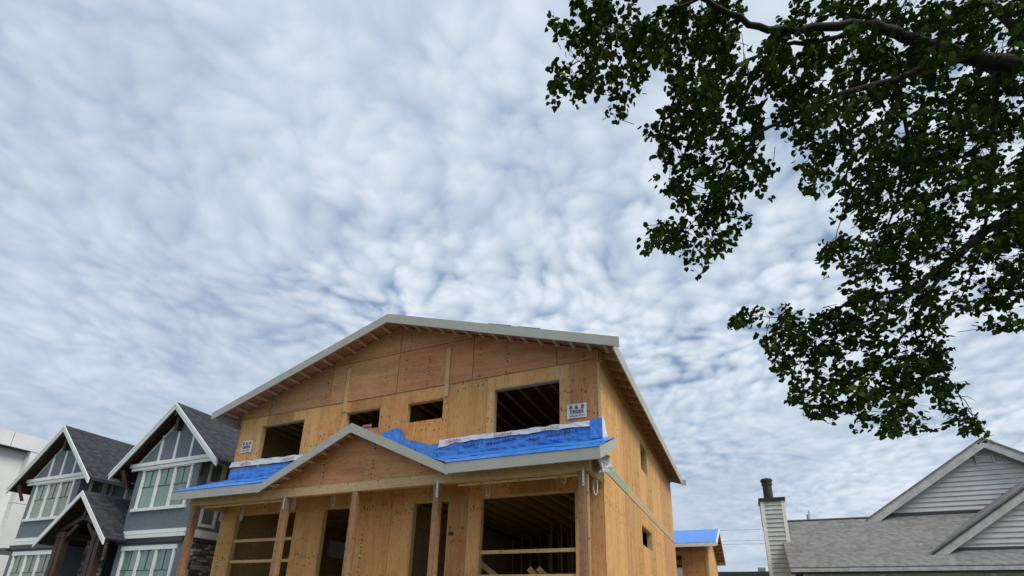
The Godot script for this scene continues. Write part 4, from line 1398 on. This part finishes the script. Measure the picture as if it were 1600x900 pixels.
func build_small_things():
	truss_card("white truss company card beside the big upper window next to the house corner", -3.565, 6.74, 0.52, 0.40, 3)
	truss_card("white truss company card left of the upper window above the slate-blue neighbour's side", -15.46, 7.09, 0.50, 0.44, 9)
	cable_coil("coil of pale cable by the wide porch opening with two rails", Vector3(-14.92, 4.98, -11.9), 0.50, 1)
	cable_coil("coil of pale cable at the outer corner beside the two-rail opening", Vector3(-15.88, 4.86, -11.9), 0.38, 2)
	cable_coil("coil of pale cable behind the second porch post from the slate-blue house", Vector3(-12.40, 4.96, -11.6), 0.33, 3)
	cable_coil("coil of pale cable above the doorway that shows the slate-blue house", Vector3(-10.86, 4.96, -11.6), 0.33, 4)
	cable_coil("coil of pale cable at the edge of the wide dark opening", Vector3(-5.83, 4.93, -11.6), 0.38, 5)
	cable_coil("short coil of pale cable above the wide dark opening", Vector3(-3.81, 4.95, -11.6), 0.20, 6)
	cable_coil("coil of pale cable between the corner post and the house corner", Vector3(-3.04, 4.80, -11.6), 0.40, 7)
	# galvanised straps on the posts
	for q in [[-6.84, "galvanised strap on the porch post below the right foot of the porch gable"], [-3.09, "galvanised strap on the corner porch post under the blue roof"], [-11.94, "galvanised strap on the porch post below the left foot of the porch gable"]]:
		var t := thing("steel_strap", q[1], "strap", Vector3(q[0], 4.43, -10.77), "galvanised straps on the porch posts")
		bx(t, "plate", Vector3(q[0] - 0.022, 4.44, -10.788), Vector3(q[0] + 0.022, 4.86, -10.782), M.steel)
		for k in 5:
			bx(t, "nail", Vector3(q[0] - 0.010 + 0.02 * (k % 2), 4.48 + k * 0.08, -10.781), Vector3(q[0] + 0.002 + 0.02 * (k % 2), 4.495 + k * 0.08, -10.776), M.black_metal)
	# loose end of house wrap under the corner of the porch roof
	var nz := FastNoiseLite.new()
	nz.seed = 12; nz.frequency = 1.0; nz.fractal_octaves = 3
	var wr := thing("wrap_bundle", "crumpled grey and white wrap hanging under the corner of the porch roof", "wrap", Vector3(-2.72, 4.8, -11.6))
	var rows := []
	for j in 17:
		var v := j / 16.0
		var row := []
		for i in 21:
			var u := i / 20.0
			var z := lerpf(-10.98, -11.98, u)
			var top := shed_y(z) - 0.26
			var low := 4.76 + 0.25 * u + 0.12 * absf(u - 0.4)
			row.append(Vector3(-2.78 + 0.10 * sin(u * 5.0 + v * 3.0) * v + 0.09 * nz.get_noise_2d(u * 5.0, v * 5.0), lerpf(top, low, v), z + 0.05 * nz.get_noise_2d(u * 4.0 + 9.0, v * 4.0)))
		rows.append(row)
	var wm: StandardMaterial3D = M.wrap_grey
	wm.cull_mode = BaseMaterial3D.CULL_DISABLED
	put_mesh(wr, "sheet", grid_mesh(rows), wm)
	put_mesh(wr, "white_fold", tube_mesh([Vector3(-2.80, 5.10, -10.98), Vector3(-2.74, 4.95, -11.03), Vector3(-2.72, 4.80, -11.06)], [0.03, 0.045, 0.03], 8), M.wrap_white)
	# lumber leaning inside the wide opening
	for q in [[-6.42, 3.02, -5.85, 2.5, "single length of pale lumber leaning inside the wide dark opening"], [-5.03, 2.86, -4.75, 2.45, "left one of a pair of pale lumber lengths leaning in the wide dark opening"], [-4.78, 2.86, -4.50, 2.45, "right one of a pair of pale lumber lengths leaning in the wide dark opening"]]:
		var t := thing("leaning_board", q[4], "board", Vector3(q[0], FLOOR1, -12.7), "boards leaning inside the wide opening")
		var a := Vector3(q[0], q[1], -12.45)
		var dir := Vector3(q[2] - q[0], q[3] - q[1], -0.45)
		var b: Vector3 = a + dir * ((FLOOR1 - q[1]) / dir.y)
		stick(t, "board", a, b, 0.14, 0.04, M.lumber_h, Vector3(0, 0.3, 1))
	# red-printed scrap on a sill
	var rs := thing("red_label", "red and white paper scrap on the narrow upper window sill above the porch peak", "label", Vector3(-10.3, 7.1, FZ))
	bx(rs, "paper", Vector3(-10.55, 7.11, FZ - 0.05), Vector3(-10.20, 7.27, FZ - 0.04), M.red_print)
	bx(rs, "print", Vector3(-10.51, 7.15, FZ - 0.039), Vector3(-10.24, 7.19, FZ - 0.036), M.navy_print)

# ---------------------------------------------------------------- far background
func build_far_things():
	var s := thing("far_shed", "dark flat roof of a low building far behind, beside the grey chimney", "shed", Vector3(0, 0, -46))
	bx(s, "wall", Vector3(-6, 0, -50), Vector3(3.5, 5.3, -45.2), M.concrete)
	bx(s, "roof", Vector3(-6.3, 5.3, -50.3), Vector3(3.8, 5.64, -44.9), M.gutter_dark)
	bx(s, "stack", Vector3(0.72, 5.65, -45.6), Vector3(1.25, 5.95, -45.1), M.concrete)
	for q in [[-14.0, "utility pole behind the new duplex"], [20.0, "utility pole behind the grey bungalow"]]:
		var p := thing("utility_pole", q[1], "pole", Vector3(q[0], 0, -52), "utility poles in the lane")
		put_mesh(p, "pole", tube_mesh([Vector3(q[0], 0, -52), Vector3(q[0], 10.9, -52)], [0.16, 0.11], 10), M.stained)
		for y in [10.55, 9.55]:
			bx(p, "crossarm", Vector3(q[0] - 0.05, y - 0.06, -52.8), Vector3(q[0] + 0.05, y + 0.06, -51.84), M.stained)
	for q in [[10.62, -52.7, "upper overhead wire between the utility poles"], [9.62, -52.7, "middle overhead wire between the utility poles"], [9.2, -51.86, "lowest overhead wire between the utility poles"]]:
		var pts := []
		var rad := []
		for i in 21:
			var f := i / 20.0
			pts.append(Vector3(lerpf(-14, 20, f), q[0] - 0.55 * (1.0 - pow(2.0 * f - 1.0, 2.0)), q[1]))
			rad.append(0.014)
		var w := put_mesh(self, "overhead_wire", tube_mesh(pts, rad, 5), M.wire)
		tag(w, q[2], "wire", "overhead wires")

# ---------------------------------------------------------------- street tree
const CROWN := [
	[0, [870, 1150], [1235, 1262], [1285, 1640]], [25, [868, 1148], [1215, 1265], [1300, 1640]], [50, [893, 1145], [1200, 1640]], [75, [905, 1142], [1165, 1640]],
	[100, [872, 1060], [1060, 1162], [1180, 1640]], [125, [866, 930], [938, 1000], [1045, 1172], [1195, 1640]], [150, [942, 985], [1045, 1178], [1225, 1640]],
	[175, [1045, 1182], [1212, 1640]], [200, [1020, 1192], [1235, 1640]], [225, [995, 1182], [1255, 1640]], [250, [1058, 1206], [1260, 1640]],
	[275, [1040, 1200], [1260, 1280], [1290, 1640]], [300, [1053, 1165], [1305, 1640]], [325, [1058, 1168], [1310, 1640]], [350, [1003, 1142], [1320, 1640]],
	[375, [1008, 1032], [1040, 1140], [1290, 1640]], [395, [1083, 1108], [1285, 1640]], [425, [1298, 1640]], [450, [1310, 1422], [1430, 1640]],
	[470, [1330, 1490], [1500, 1630]], [485, [1146, 1210], [1225, 1480], [1530, 1595]], [510, [1163, 1202], [1213, 1462]], [535, [1208, 1442], [1455, 1482]],
	[560, [1208, 1497]], [585, [1233, 1492]], [610, [1238, 1412], [1440, 1482]], [630, [1263, 1432], [1460, 1502]], [650, [1300, 1342], [1355, 1442], [1480, 1532]], [668, [1360, 1386], [1400, 1436], [1490, 1536]]]

func build_tree():
	var r := RandomNumberGenerator.new()
	r.seed = 2024
	var nz := FastNoiseLite.new()
	nz.seed = 31; nz.frequency = 1.0; nz.fractal_octaves = 3
	var foot := cam_point(1830, 900, 7.0)
	foot.y = 0.0
	var t := thing("street_tree", "leafy street tree with dark drooping branches overhanging the street", "tree", foot)
	# limbs as seen: [px, py, depth, radius]
	var limbs := [
		[[1900, 260, 6.8, 0.20], [1760, 160, 6.6, 0.17], [1640, 110, 6.5, 0.14], [1560, 97, 6.4, 0.125], [1490, 82, 6.3, 0.105], [1430, 62, 6.3, 0.088], [1365, 38, 6.2, 0.072], [1290, 42, 6.2, 0.060], [1200, 47, 6.1, 0.050], [1140, 22, 6.1, 0.042], [1095, -4, 6.0, 0.036], [1000, -40, 6.0, 0.028]],
		[[1365, 38, 6.2, 0.05], [1290, 62, 6.2, 0.042], [1225, 70, 6.2, 0.035], [1165, 95, 6.1, 0.028], [1120, 135, 6.1, 0.020], [1085, 180, 6.1, 0.014], [1050, 215, 6.1, 0.008]],
		[[1490, 82, 6.3, 0.07], [1400, 125, 6.0, 0.055], [1290, 155, 5.9, 0.042], [1235, 180, 5.9, 0.034], [1190, 205, 5.9, 0.028], [1150, 245, 5.9, 0.020], [1105, 320, 5.9, 0.013], [1070, 360, 5.9, 0.007]],
		[[1900, 330, 6.6, 0.16], [1700, 320, 6.3, 0.12], [1600, 330, 6.2, 0.10], [1540, 360, 6.1, 0.085], [1480, 410, 6.0, 0.065], [1420, 455, 5.9, 0.048], [1350, 465, 5.8, 0.034], [1300, 485, 5.8, 0.024], [1270, 520, 5.8, 0.016], [1240, 500, 5.8, 0.010], [1160, 490, 5.8, 0.005]],
		[[1480, 410, 6.0, 0.045], [1430, 500, 5.8, 0.030], [1400, 540, 5.8, 0.020], [1350, 600, 5.8, 0.012], [1330, 640, 5.8, 0.006]],
		[[1430, 500, 5.8, 0.02], [1455, 560, 5.8, 0.012], [1500, 620, 5.8, 0.008], [1520, 650, 5.8, 0.005]],
		[[1430, 500, 5.8, 0.016], [1440, 590, 5.8, 0.010], [1410, 650, 5.8, 0.005]],
		[[1095, -4, 6.0, 0.03], [1010, 30, 6.0, 0.018], [940, 70, 6.0, 0.010], [890, 105, 6.0, 0.005]],
		[[1560, 97, 6.4, 0.07], [1553, 200, 6.2, 0.05], [1548, 300, 6.1, 0.035], [1530, 400, 6.0, 0.02], [1500, 470, 6.0, 0.01]],
		[[1640, 110, 6.5, 0.09], [1560, 20, 6.8, 0.07], [1480, -60, 7.0, 0.05], [1380, -110, 7.2, 0.03]],
		[[1290, 155, 5.9, 0.03], [1330, 230, 5.8, 0.02], [1320, 310, 5.8, 0.012], [1305, 380, 5.8, 0.006]],
		[[1400, 125, 6.0, 0.04], [1420, 220, 6.1, 0.03], [1400, 320, 6.1, 0.02], [1360, 420, 6.0, 0.01]],
	]
	var top := cam_point(1900, 260, 6.8)
	var trunk_pts := [foot + Vector3(0, -0.05, 0), foot + Vector3(0.02, 0.5, 0.02), foot.lerp(top, 0.45) + Vector3(0.12, 0, 0.05), foot.lerp(top, 0.75) + Vector3(0.1, 0.0, 0.0), top + Vector3(0.05, 0.05, 0), top + Vector3(0.3, 1.6, 0.2)]
	var tr := put_mesh(t, "trunk", tube_mesh(trunk_pts, [0.42, 0.33, 0.28, 0.26, 0.24, 0.15], 14), M.bark)
	var spine := []
	for lb in limbs:
		var pts := []
		var rad := []
		for q in lb:
			pts.append(cam_point(q[0], q[1], q[2] - (0.35 if lb == limbs[0] else (0.2 if lb == limbs[2] else 0.0)))); rad.append(q[3] * (0.72 if lb == limbs[0] else 0.62))
		# finer, slightly crooked
		var p2 := []
		var r2 := []
		for i in pts.size() - 1:
			for k in 4:
				var f := k / 4.0
				var p: Vector3 = pts[i].lerp(pts[i + 1], f)
				if k > 0:
					p += Vector3(r.randf_range(-1, 1), r.randf_range(-1, 1), r.randf_range(-1, 1)) * 0.018
				p2.append(p); r2.append(lerpf(rad[i], rad[i + 1], f))
		p2.append(pts[-1]); r2.append(rad[-1])
		put_mesh(tr, "branch", tube_mesh(p2, r2, 8), M.bark)
		for p in p2:
			spine.append(p)
	# leaf sprays
	var twigs := SurfaceTool.new()
	twigs.begin(Mesh.PRIMITIVE_TRIANGLES)
	var leaves := []
	for k in CROWN.size():
		var y0: float = CROWN[k][0]
		var y1: float = CROWN[k + 1][0] if k + 1 < CROWN.size() else y0 + 12.0
		for iv in range(1, CROWN[k].size()):
			var a: float = CROWN[k][iv][0]
			var b: float = CROWN[k][iv][1]
			var area := (b - a) * (y1 - y0)
			var thick := b - a > 250.0
			var count := int(area / (80.0 if thick else 104.0) + r.randf())
			for n in count:
				var px := r.randf_range(a - 4.0, b + 4.0)
				var py := r.randf_range(y0, y1)
				var dn := nz.get_noise_2d(px * 0.006, py * 0.006)
				var depth := 5.95 + dn * 0.9 + r.randf_range(-0.35, 0.35)
				if px > 1270 and py < 430:
					depth += r.randf_range(-0.6, 1.5)
				var c := cam_point(px, py, depth)
				# gaps between the sprays
				var hole2 := nz.get_noise_2d(px * 0.020 + 40.0, py * 0.020)
				if hole2 > (0.20 if thick else 0.26):
					continue
				var best := 1e9
				var near := c
				for p in spine:
					var dd: float = c.distance_squared_to(p)
					if dd < best:
						best = dd; near = p
				var dir := (c - near).normalized() if best > 0.0001 else Vector3.DOWN
				dir = (dir * 0.8 + Vector3(r.randf_range(-1, 1), r.randf_range(-1.1, 0.35), r.randf_range(-1, 1)) * 0.7).normalized()
				var len := r.randf_range(0.14, 0.30)
				var base := c - dir * len * 0.5
				if r.randf() < 0.5:
					var from := base.lerp(near, minf(1.0, 0.20 / maxf(sqrt(best), 0.01)))
					add_tube(twigs, [from, base, c + Vector3(0, 0.012, 0), base + dir * len], [0.0045, 0.0035, 0.0028, 0.0015], 3)
				var across := dir.cross(Vector3.UP).normalized()
				for q in r.randi_range(7, 11):
					var f := r.randf()
					var side := 1.0 if q % 2 == 0 else -1.0
					var pos := base + dir * len * f + across * side * r.randf_range(0.01, 0.075) + Vector3(0, r.randf_range(-0.06, 0.02), 0)
					leaves.append([pos, (dir * 0.7 + across * side * 0.8 + Vector3(0, -0.5, 0)).normalized()])
	# limb ends get bare fine twigs
	for lb in limbs:
		for n in 4:
			var q: Array = lb[r.randi_range(lb.size() / 2, lb.size() - 1)]
			var p := cam_point(q[0], q[1], q[2])
			var e := p + Vector3(r.randf_range(-1, 1), r.randf_range(-0.9, 0.3), r.randf_range(-1, 1)) * 0.22
			add_tube(twigs, [p, p.lerp(e, 0.5) + Vector3(0, 0.03, 0), e], [0.006, 0.004, 0.002], 4)
	# the rest of the crown, to the right of and above the frame
	var mid := Vector3(foot.x + 0.2, 8.6, foot.z + 0.6)
	var inv := CAM.orthonormalized().transposed()
	var made := 0
	while made < 9000:
		var q := Vector3(r.randf_range(-1, 1), r.randf_range(-1, 1), r.randf_range(-1, 1))
		if q.length() > 1.0 or q.length() < 0.35:
			continue
		var p := mid + q * Vector3(5.2, 3.6, 5.2)
		var v := inv * (p - EYE)
		if v.z < 0.0:
			var sx := PPX + F * v.x / -v.z
			var sy := PPY - F * v.y / -v.z
			if sx > -60.0 and sx < 1650.0 and sy > -25.0 and sy < 960.0:
				made += 1
				continue
		for k in 2:
			leaves.append([p + Vector3(r.randf_range(-1, 1), r.randf_range(-1, 1), r.randf_range(-1, 1)) * 0.12, (q + Vector3.DOWN).normalized()])
		made += 1
	var tw := put_mesh(tr, "twigs", twigs.commit(), M.bark)
	tw.set_meta("kind", "stuff")
	var meshes := [leaf_mesh(0.0), leaf_mesh(0.35), leaf_mesh(-0.25)]
	var sets := [[], [], []]
	for e_leaf in leaves:
		var nrm := (Vector3.UP * 0.6 + Vector3(r.randf_range(-1, 1), r.randf_range(-1, 1), r.randf_range(-1, 1)) * 0.75).normalized()
		var p: Vector3 = e_leaf[0]
		var tip: Vector3 = e_leaf[1] + Vector3(r.randf_range(-1, 1), r.randf_range(-1, 0.4), r.randf_range(-1, 1)) * 0.5
		tip = (tip - nrm * tip.dot(nrm)).normalized()
		var side := tip.cross(nrm).normalized()
		var sc := r.randf_range(0.042, 0.080)
		sets[r.randi_range(0, 2)].append([Transform3D(Basis(side * sc * r.randf_range(0.85, 1.1), nrm * sc, tip * sc), p), p.distance_squared_to(EYE)])
	# the three hundred leaves nearest the eye are leaves of their own
	var crown := Node3D.new()
	crown.name = "crown"
	t.add_child(crown)
	var all := []
	for k in 3:
		for e in sets[k]:
			var vv: Vector3 = inv * ((e[0] as Transform3D).origin - EYE)
			var seen := vv.z < 0.0 and PPX + F * vv.x / -vv.z < 1600.0 and PPY - F * vv.y / -vv.z > 0.0
			all.append([e[1] + (0.0 if seen else 1000.0), k, e[0]])
	all.sort_custom(func(a, b): return a[0] < b[0])
	var rest := [[], [], []]
	for i in all.size():
		if i < 300:
			put_mesh(crown, "leaf", meshes[all[i][1]], M.leaf[all[i][1]], all[i][2])
		else:
			rest[all[i][1]].append(all[i][2])
	for k in 3:
		var mm := MultiMesh.new()
		mm.transform_format = MultiMesh.TRANSFORM_3D
		mm.mesh = meshes[k]
		mm.instance_count = rest[k].size()
		for i in rest[k].size():
			var xf: Transform3D = rest[k][i]
			xf.origin -= foot
			mm.set_instance_transform(i, xf)
		var mi := MultiMeshInstance3D.new()
		mi.name = "foliage"
		mi.multimesh = mm
		mi.material_override = M.leaf[k]
		mi.set_meta("kind", "stuff")
		crown.add_child(mi, true)
	print("leaves ", leaves.size())

# heart-shaped leaf, unit length, lying in x-z with its tip towards +z and a folded midrib
func leaf_mesh(curl: float) -> ArrayMesh:
	var st := SurfaceTool.new()
	st.begin(Mesh.PRIMITIVE_TRIANGLES)
	var rim := [Vector2(0.0, -0.40), Vector2(0.22, -0.50), Vector2(0.42, -0.34), Vector2(0.47, -0.08), Vector2(0.36, 0.20), Vector2(0.17, 0.42), Vector2(0.0, 0.62)]
	var mid := [Vector3(0, -0.03, -0.15), Vector3(0, -0.03, 0.2)]
	for s in [-1.0, 1.0]:
		var pts := []
		for q in rim:
			pts.append(Vector3(q.x * s, absf(q.x) * 0.28 - curl * q.y * q.y * 0.6, q.y))
		for i in pts.size() - 1:
			var m: Vector3 = mid[0] if i < 4 else mid[1]
			var tri3 := [m, pts[i], pts[i + 1]] if s > 0.0 else [m, pts[i + 1], pts[i]]
			for v in tri3:
				st.add_vertex(v)
		var bridge := [mid[0], pts[4], mid[1]] if s > 0.0 else [mid[0], mid[1], pts[4]]
		for v in bridge:
			st.add_vertex(v)
	st.generate_normals()
	return st.commit()
